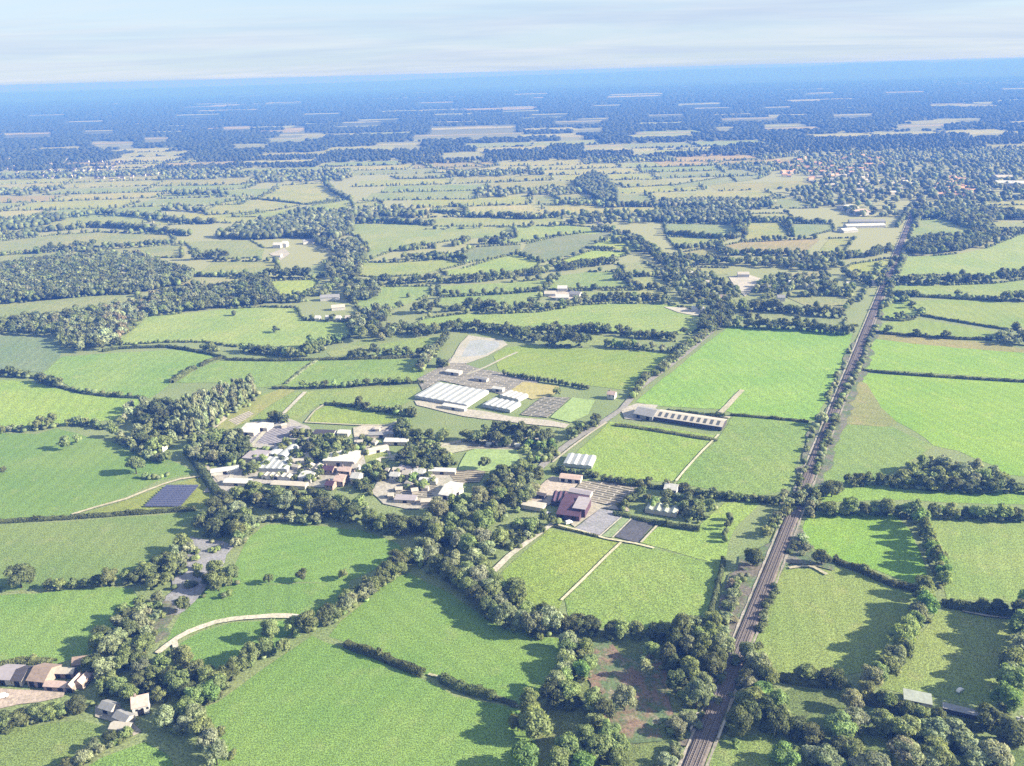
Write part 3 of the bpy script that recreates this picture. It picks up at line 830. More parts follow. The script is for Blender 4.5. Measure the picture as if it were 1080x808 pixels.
# ---- yards, beds, bare patches
YZ = 0.56
def patch(name, rgb, px, kind='bare', ang=0.0, rough=0.5):
    global YZ
    YZ += 0.005
    return struct(sheet(name, px, YZ, field_mat(rgb, kind, ang), rough=rough, step=10))
patch('river_bed', (172,170,176), [(204,566),(244,576),(240,592),(233,600),(212,626),(196,644),(184,652),(172,668),(165,660),(172,640),(180,622),(192,604)], rough=2.5)
patch('scrub_ground', (150,146,128), [(130,655),(150,636),(175,632),(186,648),(176,668),(150,690),(120,700),(105,690)], 'scrub', rough=3.5)
patch('farmyard', (208,190,178), [(-20,727),(0,727),(35,728),(70,729),(66,736),(40,742),(20,744),(-20,752)])
patch('yard', (196,188,176), [(100,745),(112,742),(128,752),(142,764),(150,772),(138,778),(115,772),(118,762),(102,756)])
patch('bare_clearing', (172,146,126), [(604,684),(638,680),(660,688),(700,688),(712,720),(706,750),(690,780),(650,790),(632,760),(622,712)], 'scrub', rough=4)
patch('gravel_bed', (176,174,182), [(605.5,558.5),(633.5,537),(658,542.7),(632,565)])
patch('planting_bed', (108,108,116), [(648.5,567),(668.5,546),(692,550.5),(673.5,573)])
patch('grass_strip', (160,178,130), [(634,566),(660,543.5),(667,545.5),(645,567.5)])
patch('yard', (212,198,186), [(556,527),(575,508),(582,503),(612,507),(600,523),(585,531),(570,537)])
patch('yard', (206,196,184), [(600,524),(622,529),(640,534),(660,532),(664,540),(634,536),(606,557),(600,552),(618,530)])
patch('nursery_beds', (186,172,156), [(603,520),(613,508),(640,509),(684,512),(676,522),(660,531),(645,534),(622,529)], 'beds', 0.5)
patch('yard', (198,192,186), [(215,520),(225,505),(250,490),(270,475),(250,462),(265,446),(300,440),(325,450),(345,470),(380,475),(410,468),(412,480),(380,505),(340,515),(300,512),(262,510),(240,520)])
patch('hard_standing', (188,184,194), [(264,467),(276,452),(318,450),(298,471)], 'rows', 0.9)
patch('nursery_ground', (186,194,146), [(225,442),(262,424),(300,409),(312,412),(285,428),(262,445),(232,458)], 'grass')
patch('nursery_strip', (222,210,194), [(218,448),(236,438),(240,442),(224,454)])
patch('nursery_strip', (218,210,190), [(240,444),(262,434),(268,437),(250,449)], 'rows', 0.7)
patch('yard', (200,194,184), [(392,520),(400,505),(420,495),(450,497),(482,500),(490,510),(478,526),(455,536),(430,538),(405,532)])
patch('nursery_beds', (206,196,178), [(404,526),(418,512),(440,508),(462,512),(456,527),(432,534)], 'beds', 0.2)
patch('paddock', (172,196,130), [(482,497),(492,478),(500,474),(545,475),(548,484),(540,492),(515,498)])
patch('yard', (198,196,170), [(450,470),(500,462),(560,466),(570,470),(540,475),(500,474),(470,480),(420,487),(400,484)])
patch('nursery_yard', (190,184,178), [(440,400),(468,386),(475,378),(500,388),(552,398),(570,402),(556,412),(540,420),(520,414),(465,402),(445,412)], 'beds', 0.35)
patch('pond_bank', (206,200,188), [(474,383),(486,362),(494,354),(530,359),(536,364),(514,376),(492,384)])
patch('pond', (188,192,196), [(486,377),(496,360),(505,359),(526,361),(527,366),(512,375)])
patch('flower_bed', (196,186,128), [(536,414),(552,403),(590,408),(584,417),(562,422)], 'bare')
patch('nursery_beds', (140,142,136), [(548,438),(572,419),(602,420),(578,441)], 'beds', 0.5)
patch('grass_strip', (172,196,128), [(580,441),(604,420),(628,423),(620,438),(602,446)])
patch('yard', (208,200,188), [(437,423),(460,424),(494,432),(510,434),(540,440),(580,444),(600,448),(596,452),(540,446),(490,440),(440,428)])
patch('yard', (206,200,190), [(655,432),(672,426),(694,428),(690,434),(676,444),(658,442)])
patch('yard', (214,206,196), [(768,292),(790,290),(802,294),(795,306),(786,313),(776,304)])
patch('yard', (212,206,192), [(700,324),(728,325),(748,331),(742,335),(715,330)])
patch('yard', (212,202,190), [(574,312),(590,305),(606,307),(612,314),(594,318)])
patch('yard', (204,196,184), [(284,268),(300,262),(306,268),(296,275)])
patch('embankment', (150,142,130), [(752,655),(762,640),(770,610),(776,590),(800,580),(822,565),(828,572),(812,610),(798,640),(788,665),(770,700),(742,760),(724,790),(716,790),(740,740),(758,700)], 'scrub', rough=3.5)
patch('embankment', (160,156,140), [(830,565),(842,556),(852,575),(875,592),(878,600),(840,597),(826,600),(812,630),(800,655),(795,670),(785,672),(812,610)], 'scrub', rough=3.5)
patch('embankment', (152,150,134), [(838,545),(860,500),(872,460),(880,442),(900,395),(908,385),(918,352),(930,315),(936,315),(926,350),(912,395),(892,447),(876,490),(858,540)], 'scrub', rough=3.5)
patch('embankment', (150,150,132), [(820,545),(838,515),(846,490),(856,450),(872,430),(884,400),(896,365),(904,360),(890,405),(874,445),(858,490),(845,530),(832,552)], 'scrub', rough=3.5)

patch('yard', (212,204,190), [(372,452),(388,448),(412,450),(418,456),(392,463),(386,472),(374,467)])
patch('hard_standing', (176,172,180), [(388,460),(392,452),(414,450),(416,457)], 'rows', 0.3)
patch('garden', (176,192,140), [(384,480),(406,474),(412,484),(398,496),(386,494)], 'grass')
patch('lawn', (178,198,136), [(430,458),(442,454),(452,462),(446,469),(432,467)], 'grass')
patch('garden_beds', (188,178,156), [(472,498),(500,496),(512,498),(506,509),(480,510)], 'rows', 1.5)
patch('garden_beds', (196,190,170), [(492,474),(500,466),(552,467),(548,474)], 'rows', 1.5)

# ---- roads, lanes, tracks
RZ = 0.85
def road(name, px, width, rgb=(200, 192, 178), kind='bare'):
    global RZ
    RZ += 0.005
    return struct(ribbon(name, [P(*q) for q in px], width, RZ, field_mat(rgb, kind)))
road('farm_track', [(166,690),(176,682),(187,674),(200,667),(213,662),(228,657),(244,654),(258,652.5),(272,651.5),(288,650.5),(304,650.5),(322,652)], 4.2, (232,222,206))
road('farm_track', [(184,676),(187,690),(187,700)], 3.0, (224,216,200))
road('farm_track', [(76,543.5),(100,536),(133,527),(150,520),(172,511.5),(190,506),(214,502.5)], 2.6, (214,204,178))
road('lane', [(505,618),(520,604),(537,587),(560,570),(587,550),(592,545),(606,534),(618,522)], 4.0, (222,214,200))
road('path', [(592,634),(615,612),(640,587),(655,573)], 1.8, (232,222,192))
road('path', [(584,553),(610,560),(640,569),(670,574),(690,579)], 1.8, (232,222,192))
road('path', [(676,573),(696,552)], 1.6, (214,206,184))
road('path', [(633,566),(659,543)], 1.2, (214,208,190))
road('path', [(646,568),(668,546)], 1.2, (214,208,190))
road('path', [(713,508),(722,497),(740,477),(758,459)], 1.8, (232,224,196))
road('road', [(566,498),(578,486),(598,470),(617,457),(640,443),(656,432),(668,418),(676,409),(700,391),(722,375),(742,358),(756,346),(766,336),(760,322),(745,308),(728,296),(712,286),(697,274),(684,261),(668,250),(648,242),(632,236),(625,232)], 6.0, (172,168,164))
road('verge_path', [(583,488),(603,472),(622,458),(640,446)], 2.0, (210,202,184))
road('lane', [(656,433),(676,431),(700,434),(730,437),(770,441)], 3.5, (208,200,184))
road('farm_track', [(760,436),(768,428),(776,419),(783,412)], 5.0, (206,198,176))
road('lane', [(225,520),(232,508),(222,498),(214,488)], 3.0, (200,192,180))
road('lane', [(240,510),(262,474),(280,455),(296,440),(312,424),(322,414)], 4.0, (212,206,192))
road('lane', [(345,425),(332,434),(322,446),(340,447),(380,449),(420,449)], 2.2, (204,198,172))
road('lane', [(350,512),(376,488),(390,470),(400,455),(420,445)], 3.5, (206,198,184))
road('lane', [(400,484),(430,482),(470,470),(500,463),(560,463),(590,466)], 3.2, (212,204,188))
road('lane', [(546,372),(530,379),(512,388),(492,396)], 3.2, (204,198,180))
road('field_path', [(546,746),(530,739),(515,735),(490,724),(466,716),(452,712)], 1.6, (200,196,160))
road('farm_track', [(872,607),(858,599),(846,598),(832,600)], 2.4, (204,196,172))
road('farm_track', [(1085,649),(1060,652),(1040,650),(1015,645)], 2.4, (204,198,186))

# ------------------------------------------------------------------ the railway
RA, RB = P(722, 830), P(971.5, 204)
rd = (RB - RA).normalized(); rn = Vector((rd.y, -rd.x, 0))         # rn points right of the line
RL = (RB - RA).length
def rl(t, s, z=0.0): return RA + rd * t + rn * s + Vector((0, 0, z))
BAL = field_mat((132, 122, 118), 'bare')
def strip(name, s0, s1, z0, z1, mat, step=25.0, wob=0.5):
    n = int(RL / step); vs, fs = [], []
    for i in range(n + 1):
        t = RL * i / n
        vs += [rl(t, s0 - random.uniform(0, wob), 0.5), rl(t, s0 + 1.0, z1), rl(t, s1 - 1.0, z1), rl(t, s1 + random.uniform(0, wob), 0.5)]
    for i in range(n):
        for j in range(3): fs.append((i * 4 + j, i * 4 + j + 1, (i + 1) * 4 + j + 1, (i + 1) * 4 + j))
    me = bpy.data.meshes.new(name); me.from_pydata([tuple(v) for v in vs], [], fs); me.update(); me.materials.append(mat)
    return link(name, me)
struct(strip('railway_ballast', -4.5, 4.5, 0, 1.25, BAL))
struct(ribbon('cess_path', [rl(0, -5.4), rl(RL * .95, -5.4)], 1.0, 0.95, field_mat((196, 188, 178), 'bare'), 6.0, 1.6))
struct(ribbon('cess_path', [rl(0, 6.0), rl(RL * .6, 6.0)], 1.3, 0.95, field_mat((180, 172, 160), 'bare'), 6.0, 1.6))
M_RAIL = paint('rail_steel', (200, 190, 184), 0.45, 0.15, 0.2); M_SLEEP = paint('sleepers', (96, 84, 78), 0.9, 0.3, 0.5)
for s_, w_ in ((-1.75, 'left'), (1.75, 'right')):
    e = thing('railway_track', f'long straight railway track, the {w_}hand line of the pair on the ballast', 'railway track', tuple(rl(0, s_)), 0, 'railway tracks')
    for o_ in (-0.75, 0.75):
        mb = MB(); a = rd * 0; n_ = 60
        for i in range(n_):
            p, q = rd * (RL * i / n_) + rn * o_, rd * (RL * (i + 1) / n_) + rn * o_
            w2 = rn * 0.09
            mb.add([p - w2 + Vector((0, 0, 1.3)), p + w2 + Vector((0, 0, 1.3)), q + w2 + Vector((0, 0, 1.3)), q - w2 + Vector((0, 0, 1.3)),
                    p - w2 + Vector((0, 0, 1.5)), p + w2 + Vector((0, 0, 1.5)), q + w2 + Vector((0, 0, 1.5)), q - w2 + Vector((0, 0, 1.5))],
                   [(4, 5, 6, 7), (0, 4, 7, 3), (1, 2, 6, 5)])
        mb.obj('rail', M_RAIL, e)
    mb = MB()
    for i in range(int(min(RL, 1100) / 1.4)):
        c = rd * (i * 1.4); u, v = rn * 1.25, rd * 0.15
        mb.add([c - u - v + Vector((0, 0, 1.3)), c + u - v + Vector((0, 0, 1.3)), c + u + v + Vector((0, 0, 1.3)), c - u + v + Vector((0, 0, 1.3))], [(0, 1, 2, 3)])
    so = mb.obj('sleepers', M_SLEEP, e); so['kind'] = 'stuff'
bank = dict(shape="bush", hr=(.5, .9), holes=.35)
# ------------------------------------------------------------------ hedges
hedge('straight clipped hedge below the solar panels, between two wide left pastures', [(-12,552),(30,549.5),(76,547),(110,544.5),(145,542),(180,539.5),(206,538)], 3.2, 4.0)
hedge('bushy dark hedge between two bright green pastures, its long upper stretch', [(366,681),(378,686),(399,693),(420,702),(438,709),(447,712)], 4.2, 5.0)
hedge('bushy dark hedge between two bright green pastures, the stretch after the gap', [(467,718),(480,724),(492,729),(508,733),(521,737)], 4.4, 5.5)
hedge('short low hedge stub ending at the big trees by the bottom pasture', [(526,738),(535,741),(544,745)], 2.0, 3.0)
hedge('dark hedge running down from the scrub by the railway to the tall tree belt', [(882,594),(895,598),(910,604),(925,611),(940,617),(958,622),(968,623)], 4.2, 4.5)
hedge('dark hedge with two trees along the top of the shaded pasture', [(995,638),(1010,641),(1022,643.5),(1050,648),(1085,651)], 4.5, 6.0)
hedge('thin straight hedge dividing the two vivid green fields right of the railway', [(911,391.5),(935,394),(960,396),(990,398),(1020,400),(1090,404)], 3.0, 3.0)
hedge('hedge with four round trees above the bare pinkish strip', [(922,351.5),(940,353),(960,354.5),(985,356.5),(1010,358),(1045,359)], 3.6, 4.0)
hedge('slanting thin hedge meeting the round bush, right of the railway', [(968,332.5),(985,335.5),(1000,338),(1030,343),(1058,347.5),(1090,350)], 3.0, 3.0)
hedge('short curved hedge below the round bush beside the railway', [(927,337),(940,338.3),(952,339),(963,337)], 2.6, 3.0)
hedge('long dark hedge below the pale strip field right of the railway', [(965,313),(985,314),(1010,315.5),(1040,317),(1060,318)], 4.0, 5.0)
hedge('thin dark hedge from the long glasshouse to the railway', [(772,438.5),(790,440),(815,442),(835,444),(852,446)], 2.6, 2.5)
hedge('dark hedge behind the nursery beds, above the pair of gravel beds', [(648,543),(664,546),(680,550),(694,552)], 3.0, 4.0)
hedge('dark clipped hedge in front of the low grey-green shed', [(692,553.5),(705,555),(720,557.5),(738,560)], 4.0, 4.0)
hedge('low scrubby hedge in front of the long glasshouse', [(649,449),(668,451),(690,454.5),(712,458),(735,462),(757,465)], 2.4, 4.5, 'mid')
hedge('dark hedge behind the long glasshouse', [(703,434),(720,436),(742,438),(764,440)], 3.0, 3.5)
hedge('short clipped hedge in the meadows left of the big glasshouse', [(343,427),(355,428),(366,428.8),(377,429.6)], 3.4, 3.5)
hedge('dark winding hedge dotted with small trees below the leftmost hillside pasture', [(-10,393),(12,396),(33,398),(52,403),(65,409),(78,412.5),(90,415.5),(110,418),(130,419.5),(153,420.5)], 2.8, 3.5)
hedge('hedge along the lower edge of the wide field with two lone trees', [(109,371),(126,368),(150,367),(178,366.5),(195,369),(208,371.5),(222,374),(238,378.5)], 3.6, 4.0)
hedge('short dark hedge climbing between two pastures above the poplars', [(181,404),(190,398),(198,393),(206,389)], 5.0, 6.0)
hedge('broken hedge continuing up to the lane from the poplar grove', [(212,386.5),(220,382),(228,379.5),(236,378)], 4.0, 5.0)
hedge('dark straight hedge above the long narrow pasture in the left middle', [(238,380),(265,380.6),(290,381),(315,380.6),(335,380)], 3.4, 3.6)
hedge('hedge below the small pale pasture, left of the pond', [(336,380),(360,379.5),(385,379),(410,378.2),(436,377),(461,376.5)], 3.4, 4.0)
hedge('hedge with trees below the long narrow pasture', [(288,410),(306,410.5),(330,410),(355,409),(378,407.5),(405,405.5),(446,404)], 2.8, 3.4)
hedge('faint thin overgrown hedge slanting across the long narrow pasture', [(302,405),(312,397),(322,389),(334,381)], 2.2, 3.2, 'grey')
hedge('thin field hedge crossing the far middle pastures', [(598,305.5),(620,305.5),(645,305),(670,304.5),(698,304)], 2.6, 3.0)
hedge('thin hedge across the pastures right of the lone tree, beyond the grove', [(465,312.5),(490,312),(515,310.5),(540,309.5),(572,306.5)], 2.6, 3.0)
hedge('tiny dark hedge dropping between two far pastures near the main road', [(657,293),(661,297),(666,303)], 3.5, 4.0)
hedge('dark hedge dropping between pale fields far along the railway', [(826,236.5),(830,242),(836,249.5)], 5.0, 6.0)
hedge('hedge on the slope left of the grey field, in the far pastures', [(574,277),(566,274),(556,270),(546,268)], 2.5, 3.0)
hedge('thin hedge under the wide pale hillside field far left', [(275,210.5),(292,212.5),(310,214.5),(325,216),(345,213.5),(370,209.5)], 3.5, 4.0)
hedge('dark low hedge below the yellow triangular field', [(618,261.5),(630,262.8),(646,263.4)], 4.5, 6.0)
hedge('dark hedge of scrub along the right edge of the two-tone paddock', [(749,650),(752,636),(756,622),(760,607),(763,592)], 3.2, 3.0)
hedge('dark clipped hedge above the small paddock, behind the nursery', [(660,512),(676,513.5),(690,515),(704,516),(714,517)], 3.4, 4.0)
hedge('low hedge along the lane edge beside the gravel bed', [(585,556),(598,559),(612,562),(630,566.5)], 1.4, 1.6)
hedge('short dark hedge in the meadow beside the poplar grove', [(262,473.5),(278,475),(295,475.5)], 2.2, 2.6)
hedge('overgrown stream hedge running down past the solar panels', [(203,483),(210,492),(216,502),(224,514),(232,524)], 4.5, 7.0)
hedge('thick hedge by the low white shed in the bottom right corner', [(908,738),(925,742),(942,748),(956,752)], 5.0, 7.0)
hedge('dark low hedge beneath the long thin shed, bottom right corner', [(990,762),(1005,765),(1020,768),(1036,770)], 3.6, 5.0)
hedge('dark hedge in the scrub at the foot of the railside pasture', [(812,714),(828,718),(846,721),(868,724)], 4.2, 5.0)
hedge('low hedge above the courtyard farm, along the pasture', [(2,702),(20,699),(40,698),(58,700)], 3.0, 5.0, 'mid')

# ------------------------------------------------------------------ trees near the camera (each a thing of its own)
DG, MX, LT, GR = ('dark', 'dark', 'mid'), ('dark', 'mid', 'mid', 'light'), ('light', 'mid', 'fresh'), ('grey', 'grey', 'pale', 'mid')
lone('broad round oak, biggest in the left pasture hedge, throwing a long shadow', 23, 620, 20, 17, 'dark')
lone('big rounded tree at the upper end of the hedge by the curved track', 286, 676, 13, 14, 'light')
lone('rounded tree beside the biggest one at the curved track', 299, 690, 10, 10, 'light')
lone('pale bushy tree standing alone in the reddish clearing, the upper one', 680, 715, 9.5, 11, 'pale')
lone('large grey-green tree in the middle of the reddish clearing', 659, 750, 12.5, 15, 'grey')
lone('round pale tree at the top right of the reddish clearing', 687, 696, 10, 11, 'light')
lone('lone tree with a small bush in the pasture above the solar panels', 144, 500, 17, 15, 'mid')
lone('larger of the two trees side by side in the upper left pasture', 70, 474, 12, 12, 'mid')
lone('smaller of the two trees side by side in the upper left pasture', 83, 468, 9, 9, 'light')
lone('lone tree in the middle of the wide yellowish field', 291, 351, 11, 9, 'dark')
lone('tiny lone tree near the woodland edge of the wide yellowish field', 247, 333, 8, 8, 'dark')
lone('lone round tree in the far pasture beyond the grove', 431, 314, 7, 7, 'dark')
lone('dark round tree alone by the field edge left of the far farm', 579, 299, 10, 13, 'dark')
lone('dark spreading tree beside the railway at the edge of the big right field', 877, 524, 17, 13, 'dark')
lone('dark tree by the stile on the hedge running from the railway', 866, 596, 13, 10, 'dark')
lone('single slim tree standing up from the dark hedge by the railside pasture', 911, 606, 6, 8, 'mid')
lone('dark tree on the railway bank beside the small triangular paddock', 794, 598, 16, 13, 'dark')
lone('round bush at the kink of the slanting hedge right of the railway', 972, 333, 10, 9, 'light')
lone('grey-green bushy tree alone at the lower corner of the shaded hedge', 898, 748, 11, 11, 'grey')
lone('bronze-tinted rounded tree in the bottom right scrub', 951, 806, 16, 12, 'bronze')
lone('dark-based tree at the hedge corner by the bronze-tinted one', 985, 803, 14, 12, 'mid')
lone('wide bright green bush by the foot of the railway, bottom edge', 826, 806, 14, 11, 'fresh', 'bush')
lone('broad tree overhanging the corner of the bottom pasture', 566, 778, 17, 16, 'light')
lone('bright green tree at the bottom edge, right of the bottom pasture', 552, 815, 17, 15, 'fresh')
lone('bright tree in the bottom thicket with open grass on its right', 633, 803, 15, 14, 'light')
lone('lowest leafy tree of the bottom thicket, left of the railway', 616, 818, 13, 12, 'fresh')
lone('dark tree beside the pale shed roofs in the left village', 266, 500, 12, 11, 'dark')
lone('pale yellow-green tree overhanging the railway at the path crossing', 866, 448, 12, 12, 'pale')
lone('dark purple-leaved round tree in the paddock of the central gardens', 511, 496, 11, 12, 'dark')
lone('tree by the garden beds at the right end of the flower bed', 588, 418, 9, 10, 'mid')
lone('small dark tree in the upper left pasture at the picture edge', 3, 500, 7, 7, 'dark')

row('the left pasture hedge beyond the broad oak', [(52,622),(64,621),(76,620),(88,619),(98,618.5),(110,616.5)], (7, 10), 0.9, DG, 1.0, hr=(.7, .95))
row('the left pasture hedge, nearest the stream', [(118,616.5),(128,615.5),(138,614.5),(148,613),(158,611)], (8, 12), 0.8, MX, 1.5)
row('the tiny gap by the broad oak', [(-4,622),(4,621.5)], (8, 9), 0.9, ('mid',), .5)
row('the hedgerow under the curved farm track', [(231,726),(241,717),(252,708),(262,702),(273,696),(283,691)], (9, 13), 0.72, MX, 1.5)
row('the hedgerow foot under the curved track', [(222,742),(229,735),(236,726)], (10, 13), 0.8, LT, 2)
row('the belt between the two bright pastures', [(311,671),(322,667),(334,663),(346,657),(357,652)], (9, 13), 0.72, MX, 2.5)
row('the belt beside the slanting path, lower half', [(364,648),(372,641),(380,635),(388,629),(396,624)], (9, 13), 0.68, GR, 2.5)
row('the belt beside the slanting path, upper half', [(402,619),(409,613),(416,607),(424,600),(432,593)], (10, 14), 0.68, MX, 2.5)
row('the shadow-casting line left of the slanting path', [(352,656),(362,644),(371,634),(379,625),(389,616)], (7, 10), 1.0, MX, 2)
row('the short dotted line across the upper left pasture', [(284,615),(326,613),(353,611.5),(362,611)], (6, 8), 3.2, DG, .5)
clump('the wood at the corner of the central pasture', [(436,592),(442,580),(452,572),(462,580),(468,598),(455,604),(443,600)], (8, 12), 0.75, GR)
clump('the tall pale wood behind the central pasture, front', [(444,566),(455,552),(480,548),(505,553),(515,570),(508,588),(488,590),(465,580)], (11, 16), 0.72, ('light', 'pale', 'grey', 'mid'), hr=(1.0, 1.3))
clump('the tall pale wood behind the central pasture, rear', [(455,546),(475,533),(500,530),(520,540),(520,556),(500,551),(478,546)], (10, 14), 0.75, ('light', 'mid', 'light', 'grey'))
clump('the pale wood beside the gravel-bed lane', [(500,590),(516,572),(530,576),(520,594),(510,606),(505,616),(492,612)], (10, 14), 0.74, ('light', 'pale', 'mid'))
row('the dark edge above the central pasture', [(463,604),(476,614),(488,624),(500,634),(512,645),(523,655)], (9, 13), 0.66, DG, 2.5)
row('the second line above the central pasture', [(478,604),(490,612),(502,621),(514,631),(526,641),(537,651)], (10, 14), 0.74, GR, 2.5)
row('the belt left of the two-tone paddock', [(516,614),(528,622),(540,632),(550,642),(560,650)], (9, 13), 0.8, MX, 2.5)
row('the belt below the two-tone paddock', [(535,662),(548,667),(560,671),(572,672),(584,668)], (11, 15), 0.68, GR, 2.5, hr=(1, 1.25))
row('the edge trees below the two-tone paddock', [(570,655),(582,660),(594,666),(606,664)], (10, 13), 0.75, DG, 2)
row('the bottom boundary of the right-hand paddock', [(612,668),(626,669),(640,670),(655,672),(670,672),(684,674),(698,676),(710,672)], (9, 12), 0.78, ('dark', 'mid', 'dark', 'light'), 1.5, holes=.05)
row('the corner of the right-hand paddock by the railway', [(716,668),(728,666),(740,664),(750,662),(757,668)], (8, 12), 0.7, GR, 2.5)
row('the line right of the central pasture, running down', [(604,684),(602,696),(598,708),(594,718),(589,730),(584,742)], (8, 11), 0.62, ('mid', 'light', 'grey', 'pale'), 2)
row('the bright bushes inside the clearing fence', [(617,690),(620,702),(618,714),(612,724)], (8, 11), 0.8, LT, 2)
row('the shaded thicket at the clearing foot', [(588,744),(600,748),(613,746),(626,752),(636,762)], (10, 13), 0.7, ('mid', 'light', 'dark'), 2.5)
row('the thicket beside the bottom pasture corner', [(548,768),(556,757),(563,748)], (9, 11), 0.8, DG, 2)
row('the bottom thicket, right side', [(628,776),(640,786),(650,800),(656,818)], (9, 12), 0.75, LT, 3)
row('the bottom thicket, left side', [(590,812),(604,806),(612,796),(616,782)], (10, 13), 0.8, ('mid', 'light'), 3)
clump('the tall dark wood left of the railway', [(702,694),(716,678),(738,674),(758,678),(764,694),(758,712),(748,734),(738,750),(722,746),(708,724)], (9, 13), 0.74, ('dark', 'dark', 'mid', 'grey'), hr=(1.2, 1.5))
clump('the round clump by the railway bridge', [(708,778),(716,758),(732,756),(736,770),(726,784)], (9, 13), 0.8, GR, hr=(.8, 1))
row('the pale scrub beside the near railway', [(694,818),(702,806),(710,796),(716,786)], (6, 9), 0.8, ('pale', 'grey'), 2, 'bush', hr=(.6, .8))
row('the near bank right of the railway', [(789,700),(794,706),(800,713),(808,722),(812,732)], (9, 12), 0.72, GR, 2, hr=(1, 1.3))
row('the steep bank beside the railway bends', [(784,722),(788,734),(782,748),(776,760)], (7, 10), 0.8, ('mid', 'grey', 'dark'), 2)
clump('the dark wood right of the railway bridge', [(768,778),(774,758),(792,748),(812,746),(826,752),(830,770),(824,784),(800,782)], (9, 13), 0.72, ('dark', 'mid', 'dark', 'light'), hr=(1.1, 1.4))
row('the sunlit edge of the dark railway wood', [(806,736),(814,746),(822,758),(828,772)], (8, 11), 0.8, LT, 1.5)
row('the field corner by the railway, above the scrub', [(806,708),(812,712)], (7, 9), 0.9, DG, 1)
row('the lower boundary of the railside pasture', [(852,722),(866,724),(880,724),(892,722)], (9, 13), 0.75, DG, 2)
row('the tall belt between the two shaded pastures', [(977,640),(974,652),(967,664),(959,676),(951,688),(942,700),(933,712),(924,722),(914,730)], (9, 13), 0.6, ('light', 'mid', 'fresh', 'grey', 'light'), 2.5, hr=(1.1, 1.35))
row('the upper belt beside the bright paddock', [(966,548),(970,558),(974,568),(978,579),(982,590),(986,601),(990,611),(992,622)], (7, 10), 0.55, ('light', 'mid', 'fresh'), 2, hr=(1.35, 1.7))
row('the belt corner above the tall belt', [(968,626),(976,632),(984,634)], (9, 12), 0.75, ('mid', 'light'), 2, hr=(1.1, 1.3))
row('the hedge along the top of the bright paddock', [(866,543),(880,543),(894,543),(908,543),(922,543),(936,544),(950,545),(962,547)], (8, 12), 0.72, MX, 1.5)
row('the hedge topping the wide pale field', [(983,546),(996,546),(1010,547),(1024,547),(1038,548),(1052,549),(1066,549),(1082,550)], (8, 12), 0.76, ('mid', 'dark', 'light'), 1.5)
row('the hedge over the shaded pasture, right edge', [(1036,645),(1046,647),(1070,649),(1080,650)], (8, 11), 1.2, DG, 1)
row('the tall right-hand belt shading the pasture', [(1088,655),(1085,668),(1080,682),(1075,696),(1070,710),(1066,724),(1062,738),(1058,752)], (12, 16), 0.62, ('light', 'mid', 'fresh', 'grey'), 2.5, hr=(1.1, 1.35))
row('the corner group by the bottom right cottage', [(1044,768),(1054,778),(1060,788),(1050,792)], (12, 16), 0.8, ('mid', 'dark'), 2.5)
row('the hedgerow behind the long low shed', [(912,736),(924,740),(938,746),(948,750)], (7, 9), 0.85, MX, 2)
row('the hedgerow in front of the white low shed', [(956,756),(968,758),(980,762),(990,764)], (7, 9), 0.8, DG, 1.5)
row('the scrub band across the bottom right, upper line', [(880,774),(900,774),(922,774),(944,776),(966,780),(988,786),(1010,792),(1030,798)], (11, 15), 0.8, ('mid', 'light', 'grey', 'light'), 3, hr=(.7, .95))
row('the scrub band across the bottom right, shaded line', [(836,778),(850,784),(866,788),(884,794),(902,800),(920,806)], (10, 13), 0.85, DG, 3, hr=(.7, .95))
row('the scrub band along the bottom edge, right', [(856,806),(872,808),(890,812),(1010,808),(1030,806),(1050,808),(1070,806)], (10, 14), 0.9, GR, 3, hr=(.6, .9))
# left: the stream belt
clump('the stream belt beside the grey bed, upper side', [(184,592),(192,578),(202,572),(206,584),(196,598),(184,608)], (8, 12), 0.75, GR)
clump('the stream belt meeting the left pasture hedge', [(150,616),(160,604),(176,596),(186,604),(178,618),(164,626)], (8, 12), 0.72, DG)
clump('the small group below the grey stream bed', [(222,618),(228,608),(240,606),(250,610),(244,620),(232,624)], (10, 14), 0.72, ('dark', 'dark', 'mid'))
clump('the thicket where stream and pasture meet', [(210,560),(214,548),(232,540),(254,543),(266,554),(260,566),(246,572),(228,566)], (9, 13), 0.70, ('grey', 'dark', 'mid', 'pale'))
row('the stream bank beside the upper left pasture', [(250,577),(256,570),(262,564),(266,558)], (7, 9), 0.9, ('light', 'pale'), 1.5)
lone('small dark tree alone on the bank below the grey bed', 193, 646, 11, 11, 'dark')
clump('the tangled scrub along the stream, shaded side', [(122,664),(132,650),(148,640),(158,648),(148,664),(134,676)], (7, 10), 0.78, ('dark', 'mid', 'grey'))
clump('the pale scrub along the stream', [(148,660),(154,642),(168,636),(172,650),(166,664),(154,674)], (6, 9), 1.1, ('pale', 'bronze', 'grey'))
clump('the dark stream wood above the farm', [(96,690),(108,676),(124,680),(140,690),(156,690),(168,702),(156,718),(140,712),(124,716),(108,722),(98,710)], (9, 13), 0.74, ('dark', 'dark', 'mid', 'grey'))
clump('the wood below the end of the curved track', [(160,722),(172,704),(190,700),(206,704),(222,716),(228,732),(214,748),(196,742),(180,738)], (9, 13), 0.74, ('light', 'mid', 'dark', 'light'))
clump('the trees round the pink-roofed house', [(96,735),(110,722),(124,722),(136,732),(150,724),(164,728),(170,740),(164,748),(140,742),(120,745),(104,742)], (7, 10), 0.85, MX)
clump('the grey wood beside the bottom pasture', [(172,772),(186,752),(204,752),(216,768),(226,790),(232,812),(214,816),(200,798),(186,784)], (9, 13), 0.74, ('grey', 'pale', 'mid', 'dark'))
row('the hedge from the yard to the bottom edge', [(74,812),(86,804),(98,796),(110,789),(122,783),(133,777)], (6, 9), 0.9, ('mid', 'grey', 'dark'), 2, hr=(.7, .9))
